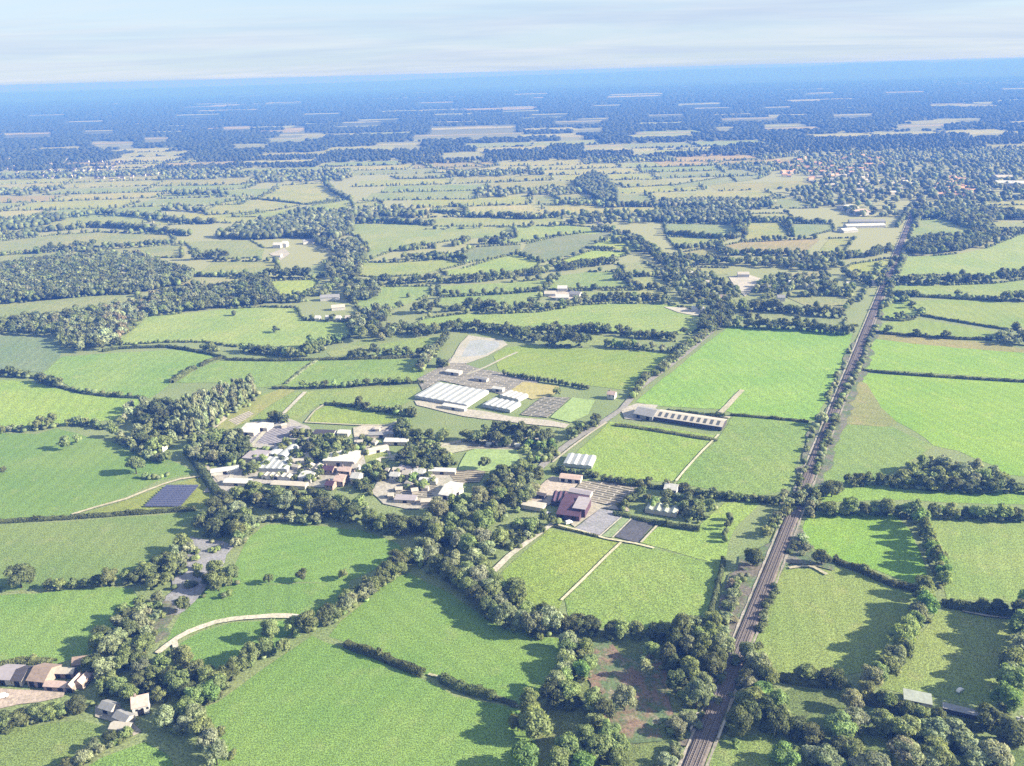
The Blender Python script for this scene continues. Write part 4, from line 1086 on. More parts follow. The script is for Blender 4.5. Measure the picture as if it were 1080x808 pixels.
row('the thick hedge below the farmyard', [(-4,774),(12,768),(26,764),(40,760),(54,757),(68,754),(82,750),(94,746)], (8, 11), 0.66, ('mid', 'dark', 'light'), 1.5, hr=(.7, .9))
# village side, middle distance
row('the low tree line behind the upper middle pasture', [(268,552),(282,549),(298,548),(312,549),(326,552),(340,553)], (6, 9), 0.8, ('grey', 'pale', 'mid'), 2, hr=(.7, .9))
row('the dark village belt, left part', [(240,534),(252,530),(266,532),(280,534),(296,538),(310,540)], (10, 14), 0.66, ('dark', 'mid', 'grey'), 3)
row('the dark village belt, middle part', [(322,541),(336,543),(350,546),(364,549),(378,550)], (10, 14), 0.62, ('dark', 'dark', 'mid', 'grey'), 3)
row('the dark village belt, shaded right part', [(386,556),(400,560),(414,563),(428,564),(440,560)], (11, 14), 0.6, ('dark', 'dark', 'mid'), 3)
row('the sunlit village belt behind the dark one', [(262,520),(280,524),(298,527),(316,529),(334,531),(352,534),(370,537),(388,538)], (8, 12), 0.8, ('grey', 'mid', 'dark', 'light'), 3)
clump('the dark garden trees left of the nursery yard', [(516,528),(520,508),(534,500),(552,498),(566,506),(570,520),(558,536),(538,540)], (9, 13), 0.72, ('dark', 'dark', 'mid', 'grey'))
clump('the garden trees above the gravel-bed lane', [(500,546),(508,530),(520,534),(530,546),(545,556),(562,560),(556,570),(536,564),(520,560)], (6, 10), 0.95, ('grey', 'light', 'mid', 'pale'), fill=.7)
clump('the small trees beside the lane verge', [(536,560),(560,552),(578,548),(584,554),(566,566),(546,578),(534,574)], (5, 8), 1.2, MX, fill=.6)
row('the tree rows under the big glasshouse, left', [(424,462),(436,466),(448,468),(460,466),(472,462)], (8, 12), 0.75, DG, 4)
row('the tree rows under the big glasshouse, right', [(488,466),(502,468),(516,470),(530,471),(544,470),(558,468),(572,467),(584,464)], (8, 12), 0.66, ('dark', 'mid', 'dark'), 4)
row('the tree rows behind the garden huts', [(514,458),(526,456),(538,455),(550,457),(562,460)], (9, 12), 0.7, DG, 3)
clump('the dark copse in the left village', [(324,482),(334,468),(350,464),(366,468),(374,480),(360,490),(340,488)], (8, 11), 0.74, DG)
clump('the copse behind the central sheds', [(420,492),(430,478),(448,474),(468,478),(478,490),(466,498),(440,499)], (7, 10), 0.74, DG)
clump('the small trees by the gabled white houses', [(374,516),(380,500),(394,494),(408,496),(404,510),(390,520)], (6, 9), 0.85, ('dark', 'mid'), fill=.8)
clump('the dark wood beside the poplars', [(198,484),(206,468),(222,462),(246,462),(262,468),(262,480),(246,490),(222,492)], (8, 11), 0.72, ('dark', 'dark', 'mid', 'grey'))
clump('the tall poplar grove', [(186,464),(192,444),(200,430),(222,424),(248,416),(272,412),(262,428),(240,440),(222,452),(206,462)], (6, 9), 0.72, ('grey', 'pale', 'grey', 'mid'), 'tall', hr=(1.9, 2.5))
clump('the mixed wood left of the poplars', [(150,476),(140,460),(146,440),(158,428),(178,430),(188,446),(186,466),(176,482)], (9, 13), 0.74, ('dark', 'grey', 'dark', 'mid'))
row('the wood edge by the upper left pasture', [(122,462),(130,468),(140,474),(150,480),(162,486),(174,488)], (7, 10), 0.9, GR, 3)
row('the scattered trees left of the poplars', [(118,452),(128,448),(136,438),(140,430)], (7, 10), 1.2, GR, 2)
row('the bushes under the lone tree', [(152,505),(160,505.5),(168,505),(176,502)], (4, 6), 1.0, ('mid', 'light'), 1, 'bush', hr=(.5, .8))
row('the hedge over the upper left pasture, right part', [(72,449),(82,448.5),(92,449),(100,450),(107,453)], (6, 9), .85, MX, 1)
row('the hedge over the upper left pasture, middle', [(34,454),(42,453),(50,452),(58,450),(64,448.5)], (8, 12), .8, DG, 1)
row('the hedge over the upper left pasture, left part', [(2,458),(10,455),(18,454),(26,455)], (6, 8), .85, GR, 1)
row('the winding hedge below the leftmost hillside pasture', [(-2,396),(8,397),(18,397.5),(30,398)], (8, 11), .85, DG, 1)
row('the winding hedge, at its bend', [(42,403),(49,405),(56,407),(63,409)], (9, 13), .8, DG, 1)
row('the winding hedge, thin right end', [(78,412),(86,414),(95,415),(103,416),(111,417),(120,418),(133,419.5),(143,420)], (4, 7), 1.6, MX, 1)
clump('the copse in the big right-hand field', [(944,514),(956,502),(970,494),(990,491),(1012,492),(1034,497),(1050,506),(1066,514),(1000,516),(965,515)], (7, 12), 0.8, ('pale', 'grey', 'light', 'mid', 'pale'))
row('the copse foot in the big right-hand field', [(940,513),(960,516),(984,517),(1008,519),(1034,520),(1060,520),(1082,520)], (8, 12), 0.7, DG, 1.5)
row('the hedge left of that copse', [(896,513),(908,512),(918,511),(930,512)], (8, 11), .8, DG, 1)
row('the dark boundary under the small green paddock', [(702,514),(716,518),(730,521),(746,524),(760,526),(776,527),(792,529),(806,530)], (6, 9), 0.75, DG, 1.5, hr=(.6, .85))
row('the boundary below the long glasshouse paddock', [(636,507),(648,509),(660,511),(674,512),(688,513)], (6, 8), .85, DG, 1, hr=(.7, .9))
row('the railside trees by the small green paddock', [(812,532),(820,530),(828,528),(834,524)], (5, 8), .8, GR, 2)
row('the railside trees by the triangle paddock', [(806,566),(814,556),(822,548),(830,540),(832,536)], (5, 8), .9, GR, 2)
row('the railside trees above the bright paddock', [(852,546),(856,538),(861,529),(866,521)], (6, 9), .85, GR, 2)
row('the thorn scrub on the left railway bank', [(766,652),(770,640),(774,628),(780,616),(786,608)], (5, 8), 1.0, ('grey', 'bronze', 'mid'), 4, 'bush', hr=(.6, .8))
row('the low railway scrub near the dark wood', [(752,690),(758,676),(764,664),(770,654)], (6, 9), .9, ('pale', 'grey'), 3, 'bush', hr=(.6, .9))
row('the scrub on the right railway bank', [(800,668),(804,656),(808,644),(814,630),(820,618)], (5, 7), 1.1, ('grey', 'mid', 'dark'), 1.5, 'bush', hr=(.7, .9))
row('the thorn scrub near the railway stile', [(832,584),(838,576),(846,570),(852,580),(846,590)], (5, 8), 1.1, ('grey', 'pale', 'dark'), 2, 'bush', hr=(.7, .9))
row('the small conifers by the triangle paddock', [(764,572),(766,564),(768,556),(771,548)], (4, 5), 1.4, ('dark',), 1, 'tall', hr=(1.2, 1.6))
clump('the garden trees beside the grey-green shed', [(664,532),(676,522),(692,520),(714,524),(732,530),(744,538),(734,550),(716,544),(694,540),(676,538)], (6, 9), 1.0, ('grey', 'light', 'mid', 'dark'), fill=.75)
row('the dark row behind the nursery beds', [(654,538),(662,532),(670,526),(678,520)], (6, 8), .8, DG, 1.5)
clump('the big dark tree group by the right-hand shed', [(716,536),(726,528),(744,530),(750,540),(738,550),(724,548)], (7, 10), .8, DG)
row('the trees by the small striped glasshouse', [(584,498),(594,500),(606,501),(618,502),(630,505)], (5, 8), .8, DG, 1.5)
row('the dark clump beside the road', [(600,464),(610,458),(622,452),(632,447)], (7, 11), .7, ('dark', 'mid'), 3)
row('the road trees, near the long glasshouse', [(668,420),(673,412),(678,404),(684,398)], (6, 9), .9, MX, 1.5)
row('the road trees, farther up', [(692,397),(702,388),(712,380),(722,372),(732,364),(742,356),(752,349)], (8, 12), .8, ('dark', 'mid', 'grey'), 3)
row('the clipped conifer row above the flower bed', [(532,396),(540,397.5),(548,399),(556,400.5),(564,402),(572,403),(580,404),(588,405),(596,406.5),(604,408),(612,409.5),(620,411)], (3, 4), 1.1, ('dark',), .3, 'tall', hr=(1.2, 1.9))
row('the pond hedge', [(444,392),(448,384),(454,378),(460,371),(466,364),(472,357)], (9, 12), .7, ('dark', 'grey'), 2)
row('the garden clump at the corner of the nursery', [(462,386),(468,388),(474,387)], (9, 11), .7, DG, 1.5)
row('the trees along the narrow pasture hedge', [(320,410),(334,409.5),(350,409),(366,408.5),(384,407),(398,406),(416,405.5),(436,404)], (6, 9), 1.1, MX, 1)
row('the line of trees by the meadow hedge', [(380,431),(390,433),(402,434),(414,436),(426,438),(438,440)], (6, 10), .8, DG, 2)
row('the dark clump on the meadow corner', [(288,444),(294,445),(302,446),(308,446)], (9, 12), .7, DG, 1)

clump('the dark garden trees right of the stable range', [(414,464),(418,452),(428,446),(434,456),(428,465)], (7, 10), .78, DG)
clump('the garden trees among the central cottages', [(400,505),(412,498),(440,498),(470,505),(460,518),(430,516),(408,514)], (4, 8), 1.15, MX, fill=.7)
clump('the garden trees among the village sheds', [(256,490),(268,478),(300,470),(330,490),(345,500),(330,512),(290,506),(262,504)], (4, 8), 1.25, MX, fill=.7)
clump('the small trees round the polytunnels', [(302,470),(322,452),(330,470),(322,484),(306,488)], (5, 8), 1.1, DG, fill=.6)
clump('the garden trees left of the long stable range', [(372,472),(380,462),(392,466),(398,476),(386,482),(376,480)], (4, 7), 1.1, ('grey', 'pale', 'mid'), fill=.6)
clump('the orchard trees by the four garden huts', [(552,478),(560,470),(580,468),(590,474),(578,486),(560,490)], (5, 8), .9, LT, fill=.7)
row('the brambles along the near left side of the railway', [(728,776),(738,752),(748,728),(758,704),(768,680)], (3, 6), 1.1, ('grey', 'mid', 'dark'), 2, 'bush', hr=(.5, .8), holes=.3)
row('the brambles along the near right side of the railway', [(756,786),(768,756),(780,724),(790,700),(800,676)], (3, 6), 1.1, ('grey', 'mid', 'dark'), 2, 'bush', hr=(.5, .8), holes=.3)
clump('the thin scrub dotted over the grey stream bed', [(206,572),(236,580),(226,600),(206,622),(192,640),(186,630),(200,610)], (2.5, 5), 2.2, ('grey', 'pale', 'dark'), 'bush', hr=(.5, .8), fill=.6)
# ------------------------------------------------------------------ middle distance: rows and woods
def far_row(px, w=(8, 12), gap=.8, tone=MX, jit=2.0, **k): row(None, px, w, gap, tone, jit, **k)
def far_wood(px, w=(9, 13), gap=.85, tone=('dark', 'dark', 'mid', 'grey'), **k): clump(None, px, w, gap, tone, **k)
far_row([(372,379),(380,378),(388,377),(396,376.5)], (11, 14), .7, DG)
far_row([(405,376),(415,376),(428,375.5),(440,375),(452,374)], (8, 11), 1.0, DG)
far_row([(430,352),(440,352),(450,352)], (10, 13), .8, DG)
far_row([(440,355),(455,352),(470,350),(485,349),(500,349),(515,350),(530,353),(545,356),(555,358),(568,362)], (10, 14), .6, DG, 3)
far_row([(575,364),(588,366),(602,366),(616,366)], (14, 18), .7, DG, 2)
far_row([(640,366),(655,368),(670,368)], (8, 11), .8, LT)
far_row([(560,352),(575,352),(590,352),(604,351),(612,350)], (10, 13), .75, DG)
far_row([(612,351),(628,351),(640,352)], (12, 15), .8, DG)
far_row([(655,354),(668,357),(682,357),(698,357),(712,360)], (8, 11), .75, DG)
far_row([(668,366),(680,370),(692,370),(706,372),(716,370)], (6, 9), .9, GR, 4)
far_row([(533,330),(545,329),(560,328),(574,327),(588,326),(600,324)], (9, 13), .7, DG)
far_row([(606,321),(622,319),(640,318),(655,317),(672,316),(690,317),(705,319)], (9, 13), .7, ('dark', 'mid', 'grey'))
far_row([(440,331),(450,330),(462,330)], (14, 18), .6, DG)
far_row([(470,329),(482,328),(494,327),(505,327)], (8, 11), .8, DG); far_row([(490,326),(502,325),(512,326),(520,327)], (12, 16), .7, DG)
far_row([(395,300),(405,299),(420,300),(435,299),(450,298),(462,297)], (10, 15), .65, DG, 3)
far_row([(465,299),(480,298),(495,298),(510,297),(525,295),(540,293),(552,291),(565,290),(578,287)], (9, 14), .6, ('dark', 'mid'), 3)
far_row([(588,286),(600,285),(612,283),(625,281),(638,279),(650,278)], (12, 17), .55, DG, 4)
far_row([(650,296),(657,295),(660,294)], (10, 13), .8, DG)
far_row([(680,292),(690,291),(700,290)], (7, 10), .9, DG)
far_wood([(366,352),(368,342),(378,335),(395,330),(410,330),(408,340),(398,350),(392,360),(378,362)], (11, 16), .75)
far_wood([(400,352),(412,346),(425,344),(428,350),(415,358),(402,360)], (9, 12), .85)
far_wood([(364,318),(368,305),(380,300),(396,304),(400,312),(392,318),(375,320)], (11, 15), .75)
far_row([(330,367),(342,365),(352,363),(362,362)], (10, 14), .85, LT); far_row([(258,371),(272,373),(288,374),(300,376),(315,377),(328,376)], (9, 13), .75, MX, 2.5)
far_row([(218,370),(224,370),(230,371)], (10, 13), .8, ('mid',))
far_row([(322,372),(332,373),(340,370)], (10, 14), .7, DG, 3)
# woods on the left
far_wood([(-20,285),(0,284),(40,279),(75,274),(150,273),(180,285),(205,292),(195,300),(160,307),(100,312),(50,317),(-20,322)], (9, 14), .72, ('dark', 'dark', 'grey', 'mid'), hr=(1, 1.3))
far_wood([(-20,342),(0,341),(40,338),(85,331),(110,327),(118,345),(105,362),(85,372),(66,366),(60,356),(30,354),(-20,353)], (9, 13), .72, ('dark', 'grey', 'dark', 'mid'))
far_wood([(110,327),(150,319),(168,314),(160,330),(142,345),(128,358),(104,370),(95,360),(112,346)], (9, 13), .75, ('grey', 'pale', 'grey', 'bronze', 'dark'))
far_wood([(165,313),(200,313),(240,306),(270,305),(287,319),(270,323),(230,326),(190,330),(160,334)], (10, 14), .7, ('dark', 'grey', 'dark', 'mid'))
far_row([(180,309),(200,309),(220,307),(240,306),(255,304)], (9, 13), .65, ('dark', 'grey'))
far_wood([(254,304),(262,296),(282,300),(288,318),(272,322),(258,318)], (13, 17), .65, DG)
far_wood([(228,251),(256,241),(290,234),(340,230),(372,226),(372,246),(355,253),(300,251),(280,253),(258,253)], (10, 14), .72, ('dark', 'dark', 'grey'), hr=(1.1, 1.4))
far_wood([(330,256),(378,258),(390,264),(382,280),(376,298),(352,300),(345,285),(360,270)], (10, 14), .78, ('dark', 'dark', 'grey'))
far_row([(282,294),(296,294),(310,294),(325,294)], (14, 20), .75, DG)
far_row([(180,292),(200,291),(225,292),(250,292),(272,293)], (7, 10), .85, MX)
far_row([(290,319),(300,319),(312,319),(325,318)], (9, 13), .75, DG); far_row([(320,314),(330,312),(340,312),(352,304),(362,298)], (9, 13), .8, MX, 3)
far_row([(205,274),(220,273),(232,273),(240,273)], (14, 18), .7, DG)
far_row([(40,268),(52,266),(62,265),(75,264),(90,262),(105,260)], (12, 16), .7, DG, 3)
far_row([(0,270),(30,267),(50,266)], (6, 9), 1.2); far_row([(110,261),(140,259),(165,258),(185,256)], (7, 11), .9, DG)
far_row([(0,250),(20,249),(45,245),(70,243),(95,240),(120,240),(150,243),(180,247),(200,249)], (11, 16), .7, DG, 5)
far_row([(0,253),(20,251),(40,249)], (8, 12), .7, DG)
far_row([(60,230),(85,228),(110,226),(140,228),(170,232),(200,236),(225,236)], (10, 15), .7, DG, 8)
far_wood([(-20,238),(0,235),(30,233),(55,228),(70,232),(40,240),(-20,247)], (10, 14), .8, DG)
far_row([(180,206),(200,206),(220,205),(240,206)], (10, 15), .7, DG, 10); far_row([(175,222),(195,222),(215,224)], (10, 14), .7, DG, 8)
far_row([(345,196),(352,203),(360,208),(370,211)], (10, 15), .7, DG, 5)
# centre, beyond
far_row([(360,230),(385,228),(410,227),(435,228),(455,227)], (10, 15), .6, DG, 8)
far_row([(372,235),(395,235),(420,236),(440,237),(460,237)], (10, 14), .75, DG, 3)
far_row([(455,224),(475,225),(495,227)], (8, 12), .8); far_row([(492,229),(515,229),(540,230),(565,231),(588,229)], (10, 15), .6, DG, 8)
far_row([(425,265),(435,264),(448,262),(460,262)], (8, 13), .7, DG); far_row([(428,274),(445,273),(465,273),(482,273),(492,276)], (9, 13), .6, ('dark', 'mid'), 3)
far_row([(478,260),(488,257),(495,254)], (10, 14), .8, DG); far_row([(508,258),(518,257),(530,257)], (12, 15), .7, ('dark',))
far_row([(626,245),(638,244),(648,245)], (11, 15), .7, DG, 3); far_row([(605,234),(615,233),(625,234),(635,233)], (11, 16), .7, DG, 5)
far_row([(585,216),(605,216),(625,217),(640,218)], (9, 14), .6, MX, 14)
far_wood([(606,194),(625,184),(640,190),(652,205),(650,214),(635,214),(620,206)], (11, 15), .8, ('dark',))
far_row([(640,219),(660,218),(685,218),(700,219)], (11, 15), .6, DG, 6)
far_wood([(645,255),(668,250),(680,256),(696,268),(712,280),(720,292),(712,296),(700,284),(684,272),(668,262)], (10, 14), .9, DG)
far_wood([(684,228),(700,224),(745,222),(782,222),(786,232),(776,236),(720,235),(690,234)], (10, 15), .7, ('dark', 'dark', 'grey'))
far_wood([(700,214),(750,212),(790,214),(818,212),(816,218),(790,221),(745,219),(700,219)], (10, 14), .7, ('dark', 'grey'))
far_row([(703,248),(720,249),(740,251),(760,252),(776,252),(786,246)], (8, 12), .8, DG); far_row([(774,236),(780,242),(784,250)], (14, 18), .6, DG, 4)
far_row([(785,233),(800,234),(815,234),(830,234),(850,236),(875,236)], (9, 13), .7, DG, 3)
far_row([(715,262),(735,261),(755,258)], (7, 10), .9, DG); far_row([(758,262),(762,268),(770,270)], (11, 15), .7, DG)
far_row([(770,269),(790,269),(815,270),(840,270),(852,270)], (9, 13), .7, DG, 4)
far_wood([(700,274),(720,272),(755,274),(790,276),(830,276),(862,272),(890,282),(860,288),(830,284),(790,282),(755,280),(715,281)], (9, 13), .8, DG, fill=.7)
# the leafy village on the right
far_wood([(700,292),(722,288),(752,292),(768,300),(778,312),(775,325),(760,335),(748,330),(735,322),(712,312)], (8, 13), .9, ('dark', 'dark', 'grey', 'mid'), fill=.75)
far_wood([(800,300),(830,294),(870,296),(898,300),(900,312),(862,314),(830,312),(805,318),(792,312)], (8, 13), .9, ('dark', 'dark', 'grey', 'mid'), fill=.7)
far_wood([(740,336),(755,328),(772,326),(775,338),(765,348),(750,352),(735,348)], (9, 13), .8, DG)
far_row([(782,330),(795,328),(810,328),(822,330)], (12, 16), .6, DG); far_row([(830,330),(845,332),(858,334),(870,334),(886,336)], (10, 14), .7, DG)
far_row([(774,345),(790,346),(805,347),(820,347),(835,348),(850,349),(862,350),(875,352),(890,353),(898,353)], (10, 14), .6, ('dark', 'mid', 'dark'))
far_row([(895,290),(905,296),(915,300),(925,302)], (10, 14), .6, DG, 8)
far_row([(862,280),(872,276),(885,274),(900,272),(915,271),(930,268),(940,264)], (10, 15), .55, DG, 4)
# right of the railway
far_row([(938,300),(955,300),(970,299),(985,299),(1000,299),(1015,298),(1030,298),(1048,297)], (10, 15), .6, ('dark', 'mid'), 4)
far_row([(1052,294),(1066,293),(1080,292)], (10, 14), .65, DG, 2); far_row([(940,312),(950,313),(960,313),(968,313)], (10, 13), .6, DG)
far_row([(1058,318),(1070,317),(1080,317),(1090,318)], (11, 14), .6, DG, 2); far_row([(1012,315),(1025,316),(1042,317)], (6, 9), 1.0, MX)
row('the hedge above the bare pinkish strip', [(936,352.5),(963,355),(980,356.5),(1001,358)], (9, 10.5), 3.1, ('dark', 'mid'), .5)
far_wood([(1048,362),(1056,354),(1072,352),(1090,355),(1090,366),(1066,365)], (9, 13), .8, ('pale', 'grey', 'dark'))
far_wood([(962,228),(1000,222),(1045,224),(1075,226),(1090,232),(1060,232),(1046,236),(1040,243),(1015,240),(990,231),(964,232)], (10, 15), .7, ('dark', 'dark', 'mid'))
far_wood([(952,268),(960,258),(980,252),(1005,252),(1030,248),(1046,246),(1052,252),(1034,262),(1000,267),(968,270)], (10, 15), .7, DG)
far_row([(1044,250),(1060,249),(1080,247)], (11, 15), .6, DG, 3)
far_row([(932,312),(938,302),(944,292),(950,280),(956,268)], (3, 8), 1.0, DG, 3, **bank)
far_row([(906,318),(913,305),(920,292),(928,278)], (3, 8), 1.0, DG, 3, **bank)
far_row([(946,240),(952,232),(958,222)], (7, 9), .8, DG); far_row([(966,240),(970,228),(974,218)], (7, 9), .8, DG)

far_row([(896,368),(890,382),(884,396),(876,412),(870,424)], (2.5, 6), 1.2, ('dark', 'mid', 'grey'), 2.0, **bank); far_row([(882,432),(888,424),(896,406),(908,384),(916,362),(924,344)], (3, 7), .8, ('dark', 'dark', 'mid'), 2.0, **bank)
far_row([(882,440),(876,456),(870,470),(864,486),(858,500)], (4, 8), .7, ('dark', 'dark', 'mid'), 2.0, **bank)
far_row([(932,324),(938,320),(944,318),(952,318)], (6, 9), .9, MX, 3)
far_row([(850,520),(846,528),(842,534)], (6, 9), .8, GR)
far_row([(836,545),(843,510),(850,482),(856,458),(864,440)], (3, 7), 1.1, ('dark', 'mid', 'grey'), 2.0, **bank)

# the thin hedges round the far fields
for c_, px_ in FIELDS:
    ds = [to_px(P(*q))[2] for q in px_]
    if min(ds) < 1000: continue
    for a, b in zip(px_, px_[1:] + px_[:1]):
        if random.random() < .18: continue
        pa, pb = P(*a), P(*b); L_ = (pb - pa).length; s_ = 0.0; big = random.random() < .3
        while s_ < L_:
            w_ = random.uniform(3.5, 6.5) if random.random() < (.7 if big else .93) else random.uniform(8, 12)
            p = pa.lerp(pb, s_ / L_) + Vector((random.uniform(-1, 1), random.uniform(-1, 1), 0)); sx, sy, d_ = to_px(p)
            if -20 < sx < 1100: TREES.append(dict(p=p, w=w_, h=w_ * random.uniform(.5, .8) if w_ < 7 else w_ * .95, tone=random.choice(('dark', 'dark', 'mid')), shape='bush' if w_ < 7 else 'round', row=None, px=w_ * F / d_, sx=sx, sy=sy, d=d_))
            s_ += w_ * random.uniform(.7, 1.1)
for (x, y, w_, h_) in FAR:
    sx, sy, d_ = to_px((x, y, 0))
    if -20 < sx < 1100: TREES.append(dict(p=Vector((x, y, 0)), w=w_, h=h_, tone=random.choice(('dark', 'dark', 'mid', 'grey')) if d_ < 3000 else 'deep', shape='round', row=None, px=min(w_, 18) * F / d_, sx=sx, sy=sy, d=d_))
rest = finish_trees()
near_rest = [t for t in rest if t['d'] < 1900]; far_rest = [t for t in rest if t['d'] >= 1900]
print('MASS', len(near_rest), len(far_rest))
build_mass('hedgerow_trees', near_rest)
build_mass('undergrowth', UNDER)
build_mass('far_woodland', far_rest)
# ------------------------------------------------------------------ buildings
M_WHITE = paint('white_roof', (240, 238, 234), 0.6, 0.25, 0.35, 0.50)
M_GLASS = paint('whitened_glass', (226, 230, 232), 0.3, 0.25, 0.35, 0.46)
M_CREAM = paint('cream_wall', (214, 206, 194), 0.85, 0.15, 0.5, 0.55)
M_BRICK = paint('brick_wall', (200, 180, 168), 0.9, 0.25, 0.8, 0.45)
M_GREYR = paint('grey_sheet_roof', (176, 176, 178), 0.7, 0.2, 0.4, 0.5)
M_DARKR = paint('dark_slate_roof', (96, 92, 98), 0.75, 0.2, 0.5, 0.5)
M_PINKR = paint('pink_tiled_roof', (228, 202, 192), 0.85, 0.22, 0.6, 0.5)
M_BROWNR = paint('brown_tiled_roof', (190, 168, 154), 0.85, 0.25, 0.6, 0.45)
M_PURPR = paint('dark_purple_roof', (106, 82, 98), 0.7, 0.25, 0.4, 0.5)
M_LILAC = paint('lilac_grey_roof', (186, 178, 184), 0.7, 0.15, 0.4, 0.55)
M_DARK = paint('dark_opening', (48, 46, 48), 0.6, 0.15, 0.5)
M_FRAME = paint('glasshouse_frame', (176, 176, 178), 0.5, 0.1, 0.5, 0.5)
M_GREENR = paint('grey_green_roof', (188, 196, 186), 0.75, 0.2, 0.5, 0.5)
M_ORANGE = paint('orange_tiled_roof', (222, 178, 146), 0.85, 0.2, 0.6, 0.55)
ROOF = dict(orange=M_ORANGE, white=M_WHITE, glass=M_GLASS, grey=M_GREYR, dark=M_DARKR, pink=M_PINKR, brown=M_BROWNR, purple=M_PURPR, lilac=M_LILAC, green=M_GREENR, cream=M_CREAM)
WALL = dict(white=M_WHITE, cream=M_CREAM, brick=M_BRICK, dark=M_DARKR, glass=M_GLASS, grey=M_GREYR, purple=M_PURPR)

def building(name, label, cat, A, B, depth, eave, ridge, roof='gable', rc='white', wc='cream', spans=1, group=None, doors=0, windows=0, chimney=False, base=0.56):
    """A, B: photo positions of the two ends of the near foot; depth in metres away from the camera"""
    a, b = P(*A), P(*B); L = (b - a).length
    if a.x > b.x: a, b = b, a
    rz = math.atan2(b.y - a.y, b.x - a.x); c = (a + b) / 2
    e = thing(name, label, cat, (c.x, c.y, base), rz, group)
    x0, x1, y0, y1 = -L / 2, L / 2, 0.0, depth
    w = MB()
    if roof in ('gable', 'hip'):
        w.add([(x0, y0, 0), (x1, y0, 0), (x1, y1, 0), (x0, y1, 0), (x0, y0, eave), (x1, y0, eave), (x1, y1, eave), (x0, y1, eave)] +
              ([(x0, depth / 2, ridge - .1), (x1, depth / 2, ridge - .1)] if roof == 'gable' else []),
              [(0, 1, 5, 4), (2, 3, 7, 6)] + ([(1, 2, 6, 9, 5), (3, 0, 4, 8, 7)] if roof == 'gable' else [(1, 2, 6, 5), (3, 0, 4, 7)]))
        ov = 0.35; r_ = MB(); hx = 0 if roof == 'gable' else min(depth / 2, L * .3)
        ez = eave - .12
        pts = [(x0 - ov, y0 - ov, ez), (x1 + ov, y0 - ov, ez), (x1 + ov, y1 + ov, ez), (x0 - ov, y1 + ov, ez), (x0 - ov + hx, depth / 2, ridge), (x1 + ov - hx, depth / 2, ridge)]
        pts += [(p[0], p[1], p[2] + .2) for p in pts]
        f = [(6, 7, 11, 10), (8, 9, 10, 11), (0, 6, 10, 4)[::-1], (1, 5, 11, 7)[::-1], (0, 1, 7, 6), (2, 3, 9, 8), (3, 4, 10, 9), (2, 8, 11, 5)]
        if roof == 'hip': f += [(7, 8, 11), (9, 6, 10)]
        r_.add(pts, f)
    elif roof == 'flat' or roof == 'mono':
        zt = ridge if roof == 'mono' else eave
        w.add([(x0, y0, 0), (x1, y0, 0), (x1, y1, 0), (x0, y1, 0), (x0, y0, eave), (x1, y0, eave), (x1, y1, zt), (x0, y1, zt)], [(0, 1, 5, 4), (2, 3, 7, 6), (1, 2, 6, 5), (3, 0, 4, 7)])
        r_ = MB(); o = .3
        r_.add([(x0 - o, y0 - o, eave + .02), (x1 + o, y0 - o, eave + .02), (x1 + o, y1 + o, zt + .02), (x0 - o, y1 + o, zt + .02), (x0 - o, y0 - o, eave + .25), (x1 + o, y0 - o, eave + .25), (x1 + o, y1 + o, zt + .25), (x0 - o, y1 + o, zt + .25)],
               [(4, 5, 6, 7), (0, 1, 5, 4), (1, 2, 6, 5), (2, 3, 7, 6), (3, 0, 4, 7)])
    else:                       # 'spans' ridged or 'tunnel' rounded bays side by side, running away from the camera
        w.add([(x0, y0, 0), (x1, y0, 0), (x1, y1, 0), (x0, y1, 0), (x0, y0, eave), (x1, y0, eave), (x1, y1, eave), (x0, y1, eave)], [(0, 1, 5, 4), (2, 3, 7, 6), (1, 2, 6, 5), (3, 0, 4, 7)])
        r_ = MB(); sw = L / spans
        n = 2 if roof == 'spans' else 8
        prof_ = [(0, eave), (.5, ridge), (1, eave)] if n == 2 else [(0.5 - 0.5 * math.cos(math.pi * i / n), eave + (ridge - eave) * math.sin(math.pi * i / n)) for i in range(n + 1)]
        for s in range(spans):
            vs = []
            for u, z in prof_:
                for y in (y0 - .1, y1 + .1): vs.append((x0 + (s + .01 + u * .98) * sw, y, z))
            r_.add(vs, [(2 * i, 2 * i + 2, 2 * i + 3, 2 * i + 1)[::-1] for i in range(n)] + [tuple(range(0, 2 * n + 2, 2)), tuple(range(1, 2 * n + 2, 2))[::-1]])
    w.obj('wall', WALL[wc], e); ro = r_.obj('roof', ROOF[rc], e)
    if roof in ('spans', 'tunnel') and spans > 2:
        g = MB(); sw = L / spans
        for s in range(1, spans): g.box(x0 + s * sw - .16, x0 + s * sw + .16, y0, y1, eave - .05, eave + .25)
        g.obj('gutter', M_FRAME, e)
    for i in range(doors):
        cx_ = x0 + L * (i + .5) / doors; d = MB(); d.box(cx_ - 1.5, cx_ + 1.5, y0 - .06, y0 - .01, 0, min(3.4, eave * .85)); d.obj('door', M_DARK, e)
    for i in range(windows):
        cx_ = x0 + L * (i + .5) / windows + .8; d = MB(); d.box(cx_ - .6, cx_ + .6, y0 - .05, y0 - .01, eave * .55, eave * .55 + 1.2); d.obj('window', M_DARK, e)
    if chimney:
        d = MB(); d.box(x0 + L * .25 - .45, x0 + L * .25 + .45, depth / 2 - .4, depth / 2 + .4, ridge - .6, ridge + 1.4); d.obj('chimney', M_BRICK, e).parent = ro
    return e

